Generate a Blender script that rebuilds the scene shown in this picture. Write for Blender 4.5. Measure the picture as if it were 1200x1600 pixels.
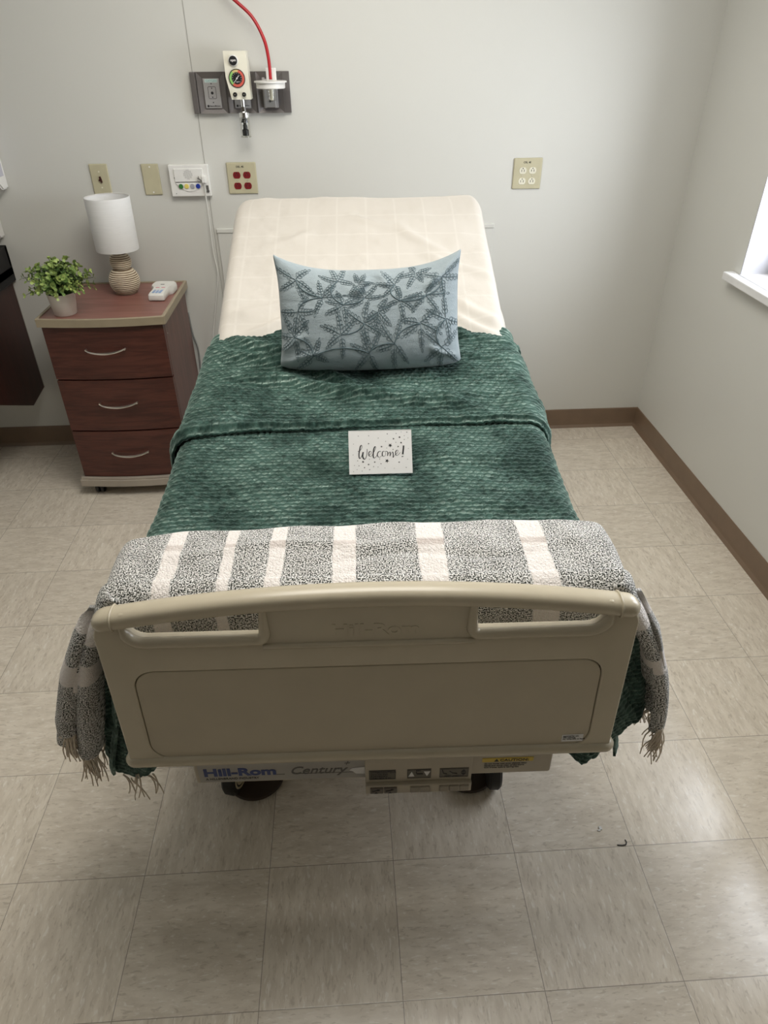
import bpy, bmesh, math, random
import numpy as np
from mathutils import Vector, Matrix
random.seed(7); np.random.seed(7)
for o in list(bpy.data.objects): bpy.data.objects.remove(o)
SC = bpy.context.scene
COL = SC.collection
PI = math.pi

# ------------------------------------------------------------------ camera
YAW, PITCH, ROLL = 0.0549170773, 0.597905359, -0.00738396439
CAM = (-0.06717535, -0.61993093, 1.68111915)
F_PX = 1074.865
f = Vector((math.sin(YAW)*math.cos(PITCH), math.cos(YAW)*math.cos(PITCH), -math.sin(PITCH)))
rt = Vector((math.cos(YAW), -math.sin(YAW), 0)); up = rt.cross(f)
r2 = math.cos(ROLL)*rt + math.sin(ROLL)*up
u2 = -math.sin(ROLL)*rt + math.cos(ROLL)*up
cam_d = bpy.data.cameras.new('camera'); cam = bpy.data.objects.new('camera', cam_d); COL.objects.link(cam)
M = Matrix(((r2.x, u2.x, -f.x, CAM[0]), (r2.y, u2.y, -f.y, CAM[1]), (r2.z, u2.z, -f.z, CAM[2]), (0, 0, 0, 1)))
cam.matrix_world = M
cam_d.sensor_fit = 'VERTICAL'; cam_d.sensor_height = 36.0; cam_d.sensor_width = 27.0
cam_d.lens = F_PX/1600*36.0
cam_d.clip_start = 0.02
SC.camera = cam

# ------------------------------------------------------------------ world, lights, exposure
SC.view_settings.view_transform = 'Standard'; SC.view_settings.look = 'None'
SC.view_settings.gamma = 1.0; SC.view_settings.use_curve_mapping = False
SC.view_settings.exposure = 0.0
w = bpy.data.worlds.new('overcast_day'); SC.world = w; w.use_nodes = True
w.node_tree.nodes['Background'].inputs[0].default_value = (0.80, 0.88, 1.0, 1)
w.node_tree.nodes['Background'].inputs[1].default_value = 2.0

WX, WY = 1.4417, 2.5791          # right wall, back wall planes
LX, FY, CZ = -2.35, -4.20, 2.60  # left wall, wall behind camera, ceiling
WIN = (0.42, 1.975, 0.945, 2.15)  # window opening y0 y1 z0 z1

def area(name, loc, rot, sx, sy, power, color):
    d = bpy.data.lights.new(name, 'AREA'); d.shape = 'RECTANGLE'; d.size = sx; d.size_y = sy
    d.energy = power; d.color = color
    o = bpy.data.objects.new(name, d); COL.objects.link(o); o.location = loc; o.rotation_euler = rot
    return o
# daylight outside the window, just beyond the glass, facing into the room
area('window_daylight', (WX+0.42, (WIN[0]+WIN[1])/2, (WIN[2]+WIN[3])/2), (0, PI/2, 0), 1.15, 1.15, 46, (0.90, 0.94, 1.0))
# fluorescent troffer in the ceiling over the head half of the bed
LAMP = (-0.05, 1.05)
area('ceiling_panel_light', (LAMP[0], LAMP[1], CZ-0.03), (0, 0, 0), 1.15, 1.15, 19, (1.0, 0.955, 0.87))

# ------------------------------------------------------------------ materials
def nt(m):
    m.use_nodes = True
    return m.node_tree
class G:
    """tiny node-graph helper"""
    def __init__(s, name):
        s.m = bpy.data.materials.new(name); s.t = nt(s.m); s.n = s.t.nodes; s.l = s.t.links
        s.b = s.n['Principled BSDF']
    def set(s, **k):
        for a, v in k.items(): s.b.inputs[a.replace('_', ' ')].default_value = v
        return s
    def plug(s, inp, v):
        if hasattr(v, 'is_output') or isinstance(v, bpy.types.NodeSocket): s.l.new(v, inp)
        else: inp.default_value = v
    def math(s, op, a, b=0.0, c=0.0):
        n = s.n.new('ShaderNodeMath'); n.operation = op
        for i, x in enumerate((a, b, c)): s.plug(n.inputs[i], x)
        return n.outputs[0]
    def pos(s): return s.n.new('ShaderNodeNewGeometry').outputs['Position']
    def obj(s): return s.n.new('ShaderNodeTexCoord').outputs['Object']
    def uv(s): return s.n.new('ShaderNodeTexCoord').outputs['UV']
    def sep(s, v):
        n = s.n.new('ShaderNodeSeparateXYZ'); s.l.new(v, n.inputs[0]); return n.outputs
    def comb(s, x, y, z=0.0):
        n = s.n.new('ShaderNodeCombineXYZ')
        for i, q in enumerate((x, y, z)): s.plug(n.inputs[i], q)
        return n.outputs[0]
    def scale(s, v, sc):
        n = s.n.new('ShaderNodeMapping'); n.vector_type = 'POINT'; s.l.new(v, n.inputs[0])
        n.inputs['Scale'].default_value = sc; return n.outputs[0]
    def noise(s, v, scale, detail=2.0, rough=0.5, out='Fac', dist=0.0):
        n = s.n.new('ShaderNodeTexNoise'); s.plug(n.inputs['Vector'], v)
        n.inputs['Scale'].default_value = scale; n.inputs['Detail'].default_value = detail
        n.inputs['Roughness'].default_value = rough; n.inputs['Distortion'].default_value = dist
        return n.outputs[out]
    def vor(s, v, scale, out='Distance'):
        n = s.n.new('ShaderNodeTexVoronoi'); s.plug(n.inputs['Vector'], v); n.inputs['Scale'].default_value = scale
        return n.outputs[out]
    def ramp(s, fac, stops, interp='LINEAR'):
        n = s.n.new('ShaderNodeValToRGB'); s.l.new(fac, n.inputs[0]); r = n.color_ramp; r.interpolation = interp
        while len(r.elements) > 2: r.elements.remove(r.elements[-1])
        for i, (p, c) in enumerate(stops):
            e = r.elements[i] if i < 2 else r.elements.new(p)
            e.position = p; e.color = (*c, 1) if len(c) == 3 else c
        return n.outputs[0]
    def mix(s, fac, a, b, typ='MIX'):
        n = s.n.new('ShaderNodeMix'); n.data_type = 'RGBA'; n.blend_type = typ
        s.plug(n.inputs['Factor'], fac)
        for inp, x in ((n.inputs[6], a), (n.inputs[7], b)):
            if isinstance(x, bpy.types.NodeSocket): s.l.new(x, inp)
            elif isinstance(x, (int, float)): inp.default_value = (x, x, x, 1)
            else: inp.default_value = (*x, 1)
        return n.outputs[2]
    def ss(s, v, a, b):
        n = s.n.new('ShaderNodeMapRange'); n.interpolation_type = 'SMOOTHSTEP'
        s.plug(n.inputs[0], v); n.inputs[1].default_value = a; n.inputs[2].default_value = b
        return n.outputs[0]
    def color(s, v):
        if isinstance(v, bpy.types.NodeSocket): s.l.new(v, s.b.inputs['Base Color'])
        else: s.b.inputs['Base Color'].default_value = (*v, 1)
        return s
    def rough(s, v): s.plug(s.b.inputs['Roughness'], v); return s
    def bump(s, h, strength=0.3, dist=0.002):
        n = s.n.new('ShaderNodeBump'); n.inputs['Strength'].default_value = strength; n.inputs['Distance'].default_value = dist
        s.l.new(h, n.inputs['Height']); s.l.new(n.outputs[0], s.b.inputs['Normal']); return s

def plain(name, col, rough=0.5, metal=0.0, spec=0.5, var=0.06, bscale=0, bstr=0.1, **k):
    g = G(name); g.set(Roughness=rough, Metallic=metal, Specular_IOR_Level=spec, **k)
    n = g.noise(g.obj(), 14, 3)
    lo = tuple(c*(1-var) for c in col); hi = tuple(min(1, c*(1+var)) for c in col)
    g.color(g.ramp(n, [(0.3, lo), (0.7, hi)]))
    if bscale: g.bump(g.noise(g.obj(), bscale, 2), bstr, 0.001)
    return g.m

def wall_paint(name, col):
    g = G(name); p = g.pos()
    g.color(g.mix(g.noise(p, 2.2, 3), tuple(c*0.975 for c in col), tuple(min(1, c*1.02) for c in col)))
    g.rough(0.42); g.set(Specular_IOR_Level=0.35)
    g.bump(g.math('ADD', g.noise(p, 260, 2), g.math('MULTIPLY', g.noise(p, 9, 3), 1.5)), 0.12, 0.0012)
    return g.m
MW = wall_paint('wall_paint', (0.655, 0.65, 0.61))
MCEIL = plain('ceiling_tile', (0.86, 0.86, 0.83), 0.8, bscale=150, bstr=0.3)

def floor_mat():
    g = G('vinyl_tile'); T = 0.3048
    x, y, _ = g.sep(g.pos())
    tx = g.math('DIVIDE', x, T); ty = g.math('DIVIDE', y, T)
    ix = g.math('FLOOR', tx); iy = g.math('FLOOR', ty)
    par = g.math('FLOORED_MODULO', g.math('ADD', ix, iy), 2.0)
    # streak direction turns by a quarter from tile to tile
    a = g.math('ADD', g.math('MULTIPLY', x, par), g.math('MULTIPLY', y, g.math('SUBTRACT', 1.0, par)))
    b = g.math('ADD', g.math('MULTIPLY', y, par), g.math('MULTIPLY', x, g.math('SUBTRACT', 1.0, par)))
    off = g.math('ADD', g.math('MULTIPLY', ix, 3.17), g.math('MULTIPLY', iy, 7.31))
    v = g.comb(g.math('MULTIPLY', a, 1.0), g.math('MULTIPLY', b, 0.27), off)
    n1 = g.noise(v, 150, 2.0, 0.55, dist=0.6)
    n2 = g.noise(v, 55, 3.0, 0.6, dist=0.4)
    n3 = g.noise(v, 330, 1.0)
    big = g.noise(g.comb(x, y), 1.7, 2)
    base = g.mix(g.ss(n2, 0.3, 0.7), (0.63, 0.56, 0.465), (0.74, 0.67, 0.57))
    base = g.mix(g.math('MULTIPLY', g.ss(n1, 0.60, 0.70), 0.60), base, (0.84, 0.80, 0.73))
    base = g.mix(g.math('MULTIPLY', g.ss(n1, 0.42, 0.31), 0.45), base, (0.40, 0.335, 0.26))
    base = g.mix(g.math('MULTIPLY', g.ss(n3, 0.66, 0.74), 0.4), base, (0.78, 0.73, 0.66))
    wn = g.n.new('ShaderNodeTexWhiteNoise'); g.l.new(g.comb(ix, iy), wn.inputs['Vector'])
    tone = g.math('ADD', 0.95, g.math('MULTIPLY', wn.outputs[0], 0.08))
    base = g.mix(1.0, base, g.comb(tone, tone, tone), 'MULTIPLY')
    fx = g.math('ABSOLUTE', g.math('SUBTRACT', tx, g.math('ROUND', tx)))
    fy = g.math('ABSOLUTE', g.math('SUBTRACT', ty, g.math('ROUND', ty)))
    d = g.math('MULTIPLY', g.math('MINIMUM', fx, fy), T)
    seam = g.ss(d, 0.0013, 0.0003)
    base = g.mix(g.math('MULTIPLY', seam, 0.62), base, (0.09, 0.07, 0.055))
    g.color(base)
    g.rough(g.math('ADD', 0.09, g.math('MULTIPLY', g.noise(g.comb(x, y), 26, 4, 0.6), 0.14)))
    g.set(Specular_IOR_Level=0.5)
    g.bump(g.math('SUBTRACT', g.math('ADD', g.math('MULTIPLY', g.noise(g.comb(x, y), 22, 3), 0.5), g.math('MULTIPLY', n1, 0.12)), g.math('MULTIPLY', seam, 0.6)), 0.10, 0.0010)
    return g.m
MFLOOR = floor_mat()

def wood(name, a, b, axis=0, rough=0.33, sc=9):
    g = G(name); s = [1.0, 1.0, 1.0]; s[axis] = 0.07
    v = g.scale(g.obj(), tuple(s))
    n = g.noise(v, sc*9, 4, 0.6, dist=0.8); n2 = g.noise(v, sc*2, 3, 0.5, dist=1.5)
    c = g.mix(g.ss(g.math('ADD', g.math('MULTIPLY', n, 0.6), g.math('MULTIPLY', n2, 0.4)), 0.35, 0.65), a, b)
    g.color(c); g.rough(rough); g.bump(n, 0.08, 0.0005); g.set(Specular_IOR_Level=0.5)
    return g.m
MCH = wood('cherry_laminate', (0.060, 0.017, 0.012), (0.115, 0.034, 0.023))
MCHS = wood('cherry_laminate_side_lit', (0.085, 0.034, 0.026), (0.155, 0.062, 0.046), axis=2)  # same cherry, window light on the side put into a lighter colour
MCHT = wood('cherry_laminate_top_lit', (0.20, 0.085, 0.07), (0.30, 0.135, 0.11))  # same cherry, light reflected off the top put into its colour
MDARK = wood('dark_cherry_panel', (0.030, 0.008, 0.006), (0.055, 0.014, 0.010), axis=2, rough=0.4)
MBASEB = plain('brown_vinyl_base', (0.20, 0.135, 0.088), 0.4, bscale=40, bstr=0.06)
MTAUPE = plain('taupe_edge_plastic', (0.36, 0.30, 0.21), 0.42)
MGREYP = plain('grey_base_plastic', (0.42, 0.37, 0.31), 0.45)
MNICKEL = plain('brushed_nickel', (0.78, 0.75, 0.70), 0.28, 1.0)
MCHROME = plain('chrome', (0.85, 0.85, 0.84), 0.12, 1.0)
MBLACK = plain('black_plastic', (0.012, 0.012, 0.013), 0.4)
MSTONE = plain('black_stone', (0.008, 0.007, 0.008), 0.45, spec=.25)
MRUBBER = plain('dark_rubber', (0.018, 0.016, 0.014), 0.6)
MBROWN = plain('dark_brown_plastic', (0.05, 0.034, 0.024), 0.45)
MWHITE = plain('white_plastic', (0.80, 0.79, 0.76), 0.35)
MWHITEC = plain('cool_white_paint', (0.80, 0.80, 0.80), 0.45)
MCREAM = plain('cream_plastic', (0.82, 0.79, 0.67), 0.35)
MIVORY = plain('ivory_plate', (0.52, 0.48, 0.33), 0.32)
MIVORYL = plain('light_ivory_socket', (0.74, 0.71, 0.58), 0.35)
MREDP = plain('red_socket', (0.19, 0.012, 0.016), 0.35)
MBED = plain('bed_taupe_plastic', (0.50, 0.44, 0.33), 0.26, spec=0.5, var=0.03, bscale=700, bstr=0.08)
MBEDP = plain('bed_panel_plastic', (0.47, 0.41, 0.305), 0.45, var=0.03, bscale=700, bstr=0.12)
MLABEL = plain('label_strip', (0.36, 0.34, 0.31), 0.4)
MFRAME = plain('bed_frame_paint', (0.42, 0.37, 0.285), 0.4)
MGROOVE = plain('dark_gap', (0.03, 0.025, 0.02), 0.8)
MINK = plain('black_ink', (0.012, 0.012, 0.014), 0.5)
MINKB = plain('blue_ink', (0.035, 0.055, 0.18), 0.45)
MINKG = plain('grey_ink', (0.10, 0.095, 0.09), 0.5)
MYEL = plain('yellow_label', (0.62, 0.45, 0.06), 0.45)
MPAPER = plain('paper', (0.72, 0.71, 0.70), 0.6, var=0.02)
MSTEEL = plain('grey_panel_steel', (0.165, 0.15, 0.145), 0.38, 0.35)
MSTEELL = plain('light_steel', (0.42, 0.41, 0.41), 0.4, 0.3)
MRED = plain('red_hose', (0.42, 0.012, 0.018), 0.35)
MGRN = plain('green_jack', (0.035, 0.17, 0.04), 0.35)
MYJ = plain('yellow_jack', (0.75, 0.62, 0.16), 0.35)
MGJ = plain('grey_jack', (0.36, 0.36, 0.39), 0.35)
MBJ = plain('blue_jack', (0.015, 0.04, 0.30), 0.35)
MGR2 = plain('gauge_green', (0.26, 0.52, 0.15), 0.4)
MGY2 = plain('gauge_amber', (0.62, 0.50, 0.22), 0.4)
MGR3 = plain('gauge_red', (0.62, 0.12, 0.09), 0.4)
MCORD = plain('white_cord', (0.70, 0.69, 0.65), 0.4)
MCORDG = plain('grey_cord', (0.22, 0.22, 0.21), 0.45)
MPOT = plain('speckled_white_pot', (0.78, 0.73, 0.67), 0.35, var=0.04)
MSOIL = plain('dark_moss', (0.03, 0.022, 0.014), 0.9)
MSTEM = plain('dark_green_stem', (0.03, 0.06, 0.02), 0.6)
MTICK = plain('mattress_ticking', (0.42, 0.38, 0.31), 0.7, bscale=300, bstr=0.3)
MBLUEB = plain('pale_blue_keys', (0.30, 0.42, 0.66), 0.4)
MPINKB = plain('pink_keys', (0.70, 0.30, 0.36), 0.4)

def leaf_mat():
    g = G('leaf'); oi = g.n.new('ShaderNodeAttribute'); oi.attribute_name = 'tone'
    g.color(g.ramp(oi.outputs['Fac'], [(0.0, (0.022, 0.055, 0.02)), (0.5, (0.11, 0.20, 0.05)), (1.0, (0.42, 0.52, 0.15))]))
    g.rough(0.42); g.set(Specular_IOR_Level=0.4); return g.m
MLEAF = leaf_mat()

def shade_mat():
    g = G('lamp_shade_linen')
    x, y, z = g.sep(g.obj())
    wv = g.noise(g.comb(x, y, g.math('MULTIPLY', z, 30.0)), 14, 2)
    g.color(g.mix(wv, (0.80, 0.80, 0.80), (0.90, 0.90, 0.90))); g.rough(0.85); g.bump(wv, 0.25, 0.0006)
    return g.m
MSHADE = shade_mat()
def lampbase_mat():
    g = G('ribbed_jute_ceramic')
    x, y, z = g.sep(g.obj())
    n = g.noise(g.comb(x, y, g.math('MULTIPLY', z, 4.0)), 40, 3)
    rib = g.math('ADD', g.math('SINE', g.math('MULTIPLY', z, 2*PI/.0078)), g.math('MULTIPLY', g.math('SUBTRACT', n, .5), 1.2))
    g.color(g.mix(g.ss(rib, -0.9, 0.1), (0.20, 0.125, 0.07), (0.72, 0.63, 0.49))); g.rough(0.6); g.bump(n, 0.3, 0.001)
    return g.m
MLB = lampbase_mat()

def sheet_mat():
    g = G('cream_sheet'); u, v, _ = g.sep(g.uv())
    # faint woven window-pane check
    def line(c, per, wd):
        q = g.math('ABSOLUTE', g.math('SUBTRACT', g.math('DIVIDE', c, per), g.math('ROUND', g.math('DIVIDE', c, per))))
        return g.ss(q, wd, wd*0.4)
    chk = g.math('MAXIMUM', line(u, 0.105, 0.05), line(v, 0.105, 0.05))
    base = g.mix(g.math('MULTIPLY', chk, 0.42), (0.575, 0.535, 0.48), (0.645, 0.61, 0.555))
    base = g.mix(g.math('MULTIPLY', g.noise(g.uv(), 9, 3), 0.25), base, (0.53, 0.485, 0.425))
    g.color(base); g.rough(0.9); g.set(Sheen_Weight=0.15)
    weave = g.noise(g.scale(g.uv(), (1, 1, 1)), 700, 2)
    g.bump(g.math('ADD', g.math('MULTIPLY', weave, 0.4), g.math('MULTIPLY', g.noise(g.uv(), 18, 4, 0.6), 1.6)), 0.35, 0.003)
    return g.m
MSHEET = sheet_mat()

def plush_mat():
    g = G('green_plush')
    at = g.n.new('ShaderNodeAttribute'); at.attribute_name = 'lump'
    n = g.noise(g.uv(), 6.0, 3, 0.6); n2 = g.noise(g.uv(), 55, 3, 0.6); n3 = g.noise(g.uv(), 420, 2)
    t = g.math('ADD', g.math('MULTIPLY', n, 0.55), g.math('MULTIPLY', n2, 0.45))
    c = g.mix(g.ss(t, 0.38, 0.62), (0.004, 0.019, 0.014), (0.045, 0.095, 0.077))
    tp = g.n.new('ShaderNodeAttribute'); tp.attribute_name = 'edge_highlight'
    c = g.mix(g.math('MULTIPLY', g.ss(at.outputs['Fac'], 0.30, 0.0), 0.55), c, (0.006, 0.022, 0.017))  # shade between the tufts painted in as darker creases
    c = g.mix(g.math('MINIMUM', g.math('MULTIPLY', tp.outputs['Fac'], g.math('ADD', 0.15, g.math('MULTIPLY', g.ss(n, .38, .62), .85))), 1.0), c, (0.36, 0.47, 0.41))  # pale highlight along the tuft edges, put into the colour
    g.color(c); g.rough(0.85)
    g.set(Sheen_Weight=0.55, Sheen_Roughness=0.38, Sheen_Tint=(0.66, 0.88, 0.79, 1), Specular_IOR_Level=0.2)
    g.bump(g.math('ADD', n3, n2), 0.5, 0.003)
    return g.m
MPLUSH = plush_mat()

def throw_mat():
    g = G('plaid_boucle'); uvv = g.uv(); u, v, _ = g.sep(uvv)
    wob = g.math('MULTIPLY', g.math('SUBTRACT', g.noise(uvv, 14, 2), 0.5), 0.010)
    uu = g.math('ADD', u, wob); vv = g.math('ADD', v, g.math('MULTIPLY', wob, 1.0))
    stripes = [(-0.745, -0.685), (-0.600, -0.550), (-0.395, -0.362), (-0.279, -0.257), (-0.190, -0.160), (-0.066, -0.022), (0.100, 0.152), (0.305, 0.356), (0.545, 0.60), (0.70, 0.75)]
    m = None
    for a, b in stripes:
        s1 = g.math('MULTIPLY', g.ss(uu, a-0.002, a+0.002), g.ss(uu, b+0.002, b-0.002))
        m = s1 if m is None else g.math('MAXIMUM', m, s1)
    sp = g.noise(g.scale(uvv, (1.0, 1.0, 1.0)), 370, 1.5, 0.6)
    sp2 = g.noise(uvv, 22, 2)
    thr = g.math('ADD', sp, g.math('MULTIPLY', g.math('SUBTRACT', sp2, 0.5), 0.10))
    marl = g.ramp(thr, [(0.40, (0.012, 0.017, 0.012)), (0.465, (0.10, 0.10, 0.085)), (0.51, (0.62, 0.60, 0.57)), (0.60, (0.86, 0.84, 0.82))])
    cream = g.mix(sp, (0.80, 0.72, 0.66), (0.92, 0.88, 0.86))
    bar = g.math('MULTIPLY', g.ss(vv, 0.205, 0.213), g.ss(vv, 0.232, 0.222))
    cream = g.mix(g.math('MULTIPLY', g.math('MULTIPLY', bar, g.noise(uvv, 20, 2)), 1.0), cream, (0.42, 0.33, 0.28))
    g.color(g.mix(m, marl, cream)); g.rough(0.95); g.set(Sheen_Weight=0.2, Specular_IOR_Level=0.15)
    g.bump(g.math('ADD', sp, g.math('MULTIPLY', g.vor(uvv, 170), -0.7)), 0.85, 0.004)
    return g.m
MTHROW = throw_mat()
MFRINGE = plain('cream_fringe', (0.66, 0.57, 0.46), 0.9)

def pillow_mat():
    g = G('dusty_blue_cotton')
    g.color(g.mix(g.noise(g.obj(), 12, 3), (0.25, 0.30, 0.325), (0.31, 0.365, 0.385))); g.rough(0.85)
    g.set(Sheen_Weight=0.25)
    g.bump(g.math('ADD', g.noise(g.obj(), 500, 2), g.math('MULTIPLY', g.noise(g.scale(g.obj(), (1, 1, 3)), 22, 4), 1.6)), 0.4, 0.003)
    return g.m
MPIL = pillow_mat()
MEMB = plain('slate_yarn', (0.10, 0.145, 0.16), 0.8, bscale=600, bstr=0.5)
MEMBL = plain('blue_yarn', (0.27, 0.34, 0.35), 0.85)

def glass_mat(name='clear_glass', tint=(1, 1, 1)):
    m = bpy.data.materials.new(name); t = nt(m); t.nodes.clear()
    o = t.nodes.new('ShaderNodeOutputMaterial'); mx = t.nodes.new('ShaderNodeMixShader')
    tr = t.nodes.new('ShaderNodeBsdfTransparent'); gl = t.nodes.new('ShaderNodeBsdfGlossy')
    lw = t.nodes.new('ShaderNodeLayerWeight'); lw.inputs[0].default_value = 0.5
    pw = t.nodes.new('ShaderNodeMath'); pw.operation = 'POWER'; pw.inputs[1].default_value = 4.0; t.links.new(lw.outputs['Facing'], pw.inputs[0])
    fr = t.nodes.new('ShaderNodeMath'); fr.operation = 'MULTIPLY_ADD'; fr.inputs[1].default_value = 0.8; fr.inputs[2].default_value = 0.05; t.links.new(pw.outputs[0], fr.inputs[0])
    tr.inputs[0].default_value = (*tint, 1); gl.inputs['Roughness'].default_value = 0.03
    t.links.new(fr.outputs[0], mx.inputs[0]); t.links.new(tr.outputs[0], mx.inputs[1]); t.links.new(gl.outputs[0], mx.inputs[2])
    t.links.new(mx.outputs[0], o.inputs[0]); return m
MGLASS = glass_mat()
MPOLY = glass_mat('clear_polycarbonate', (0.93, 0.93, 0.90))
def translucent(name, col):
    m = bpy.data.materials.new(name); t = nt(m); t.nodes.clear()
    o = t.nodes.new('ShaderNodeOutputMaterial'); mx = t.nodes.new('ShaderNodeMixShader'); mx.inputs[0].default_value = 0.45
    d = t.nodes.new('ShaderNodeBsdfDiffuse'); tl = t.nodes.new('ShaderNodeBsdfTranslucent')
    d.inputs[0].default_value = (*col, 1); tl.inputs[0].default_value = (*col, 1)
    t.links.new(d.outputs[0], mx.inputs[1]); t.links.new(tl.outputs[0], mx.inputs[2]); t.links.new(mx.outputs[0], o.inputs[0]); return m
MBLIND = translucent('blind_fabric', (0.75, 0.75, 0.73))
def emit_mat(name, col, s):
    g = G(name); g.color((0.8, 0.8, 0.8)); g.b.inputs['Emission Color'].default_value = (*col, 1); g.b.inputs['Emission Strength'].default_value = s; return g.m
MDIFF = emit_mat('lit_diffuser', (1, 0.97, 0.9), 4.0)

# ------------------------------------------------------------------ object helpers
def tag(o, label=None, cat=None, group=None, kind=None):
    if label: o['label'] = label
    if cat: o['category'] = cat
    if group: o['group'] = group
    if kind: o['kind'] = kind
    return o
def link(name, me, mat, parent=None, loc=None, rot=None, smooth=False):
    if isinstance(mat, (list, tuple)):
        me.materials.clear()
        for m in mat: me.materials.append(m)
    elif mat is not None:
        me.materials.clear(); me.materials.append(mat)
    if smooth:
        me.polygons.foreach_set('use_smooth', [True]*len(me.polygons))
    o = bpy.data.objects.new(name, me); COL.objects.link(o)
    if parent: o.parent = parent
    if loc: o.location = loc
    if rot: o.rotation_euler = rot
    return o
def empty(name, loc, rz=0.0):
    o = bpy.data.objects.new(name, None); COL.objects.link(o); o.location = loc; o.rotation_euler = (0, 0, rz)
    o.empty_display_size = 0.05; return o
class MB:
    """collects shapes into one mesh"""
    def __init__(s): s.v = []; s.f = []; s.mi = []; s.sm = []; s.cur = 0; s.smooth = False
    def add(s, vs, fs):
        n = len(s.v); s.v += [tuple(map(float, p)) for p in vs]
        for q in fs: s.f.append([n+i for i in q]); s.mi.append(s.cur); s.sm.append(s.smooth)
        return s
    def box(s, a, b, bev=0.0, seg=2):
        a, b = [min(x, y) for x, y in zip(a, b)], [max(x, y) for x, y in zip(a, b)]
        bm = bmesh.new(); bmesh.ops.create_cube(bm, size=1.0)
        for q in bm.verts: q.co = Vector([(a[i]+b[i])/2+q.co[i]*(b[i]-a[i]) for i in range(3)])
        if bev > 0: bmesh.ops.bevel(bm, geom=bm.edges[:], offset=bev, segments=seg, profile=0.5, affect='EDGES')
        bm.verts.index_update(); s.add([q.co[:] for q in bm.verts], [[q.index for q in fc.verts] for fc in bm.faces]); bm.free(); return s
    def lathe(s, prof, c=(0, 0, 0), n=32, axis='z', cap=True):
        vs = []; fs = []
        for r, h in prof:
            for k in range(n):
                t = 2*PI*k/n; p = (r*math.cos(t), r*math.sin(t), h)
                if axis == 'y': p = (p[0], p[2], -p[1])
                if axis == 'x': p = (p[2], p[0], p[1])
                vs.append((p[0]+c[0], p[1]+c[1], p[2]+c[2]))
        m = len(prof)
        for i in range(m-1):
            for k in range(n): fs.append([i*n+k, i*n+(k+1) % n, (i+1)*n+(k+1) % n, (i+1)*n+k])
        if cap: fs.append(list(range(n))[::-1]); fs.append([(m-1)*n+k for k in range(n)])
        return s.add(vs, fs)
    def cyl(s, c, r, h, axis='z', n=28, bev=0.0):
        if bev: prof = [(r-bev, 0), (r, bev), (r, h-bev), (r-bev, h)]
        else: prof = [(r, 0), (r, h)]
        return s.lathe(prof, c, n, axis)
    def sphere(s, c, r, sc=(1, 1, 1), n=16):
        prof = [(max(1e-4, r*math.sin(PI*i/n)), -r*math.cos(PI*i/n)) for i in range(n+1)]
        k = len(s.v); s.lathe(prof, (0, 0, 0), n*2)
        for i in range(k, len(s.v)): s.v[i] = (s.v[i][0]*sc[0]+c[0], s.v[i][1]*sc[1]+c[1], s.v[i][2]*sc[2]+c[2])
        return s
    def tube(s, pts, r, n=8, cap=True, closed=False):
        P = [Vector(p) for p in pts]; m = len(P); vs = []; fs = []
        up0 = Vector((0, 0, 1)); prev = None
        for i, p in enumerate(P):
            if closed: t = (P[(i+1) % m]-P[i-1]).normalized()
            else: t = (P[min(i+1, m-1)]-P[max(i-1, 0)]).normalized()
            if prev is None:
                a = t.cross(up0)
                if a.length < 1e-3: a = t.cross(Vector((1, 0, 0)))
            else: a = prev-t*prev.dot(t)
            a.normalize(); b = t.cross(a); prev = a
            rr = r[i] if isinstance(r, (list, tuple)) else r
            for k in range(n):
                q = 2*PI*k/n; vs.append(p+a*(rr*math.cos(q))+b*(rr*math.sin(q)))
        for i in range(m if closed else m-1):
            j = (i+1) % m
            for k in range(n): fs.append([i*n+k, i*n+(k+1) % n, j*n+(k+1) % n, j*n+k])
        if cap and not closed: fs.append(list(range(n))[::-1]); fs.append([(m-1)*n+k for k in range(n)])
        return s.add(vs, fs)
    def prism(s, pts, z0, z1, tf=None):
        """2D outline (convex or simple) extruded; tf maps (x, y, z) to place"""
        n = len(pts); tf = tf or (lambda x, y, z: (x, y, z))
        vs = [tf(x, y, z0) for x, y in pts]+[tf(x, y, z1) for x, y in pts]
        fs = [list(range(n))[::-1], [n+i for i in range(n)]]+[[i, (i+1) % n, n+(i+1) % n, n+i] for i in range(n)]
        return s.add(vs, fs)
    def build(s, name, mat, parent=None, loc=None, rot=None, smooth=None, fix=True):
        me = bpy.data.meshes.new(name); me.from_pydata(s.v, [], s.f)
        me.polygons.foreach_set('material_index', s.mi)
        if smooth is None: me.polygons.foreach_set('use_smooth', s.sm)
        if fix:
            bm = bmesh.new(); bm.from_mesh(me); bmesh.ops.recalc_face_normals(bm, faces=bm.faces[:]); bm.to_mesh(me); bm.free()
        o = link(name, me, mat, parent, loc, rot, bool(smooth))
        if smooth == 'auto': auto_smooth(me)
        return o
def auto_smooth(me, ang=math.radians(35)):
    bm = bmesh.new(); bm.from_mesh(me)
    for e in bm.edges:
        if len(e.link_faces) == 2: e.smooth = e.calc_face_angle(0) < ang
    bm.to_mesh(me); bm.free()
def spline_pts(pts, n=8):
    """Catmull-Rom through pts"""
    P = [Vector(p) for p in pts]; out = []
    for i in range(len(P)-1):
        p0 = P[max(i-1, 0)]; p1 = P[i]; p2 = P[i+1]; p3 = P[min(i+2, len(P)-1)]
        for k in range(n):
            t = k/n
            out.append(0.5*((2*p1)+(-p0+p2)*t+(2*p0-5*p1+4*p2-p3)*t*t+(-p0+3*p1-3*p2+p3)*t**3))
    out.append(P[-1]); return out
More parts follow.
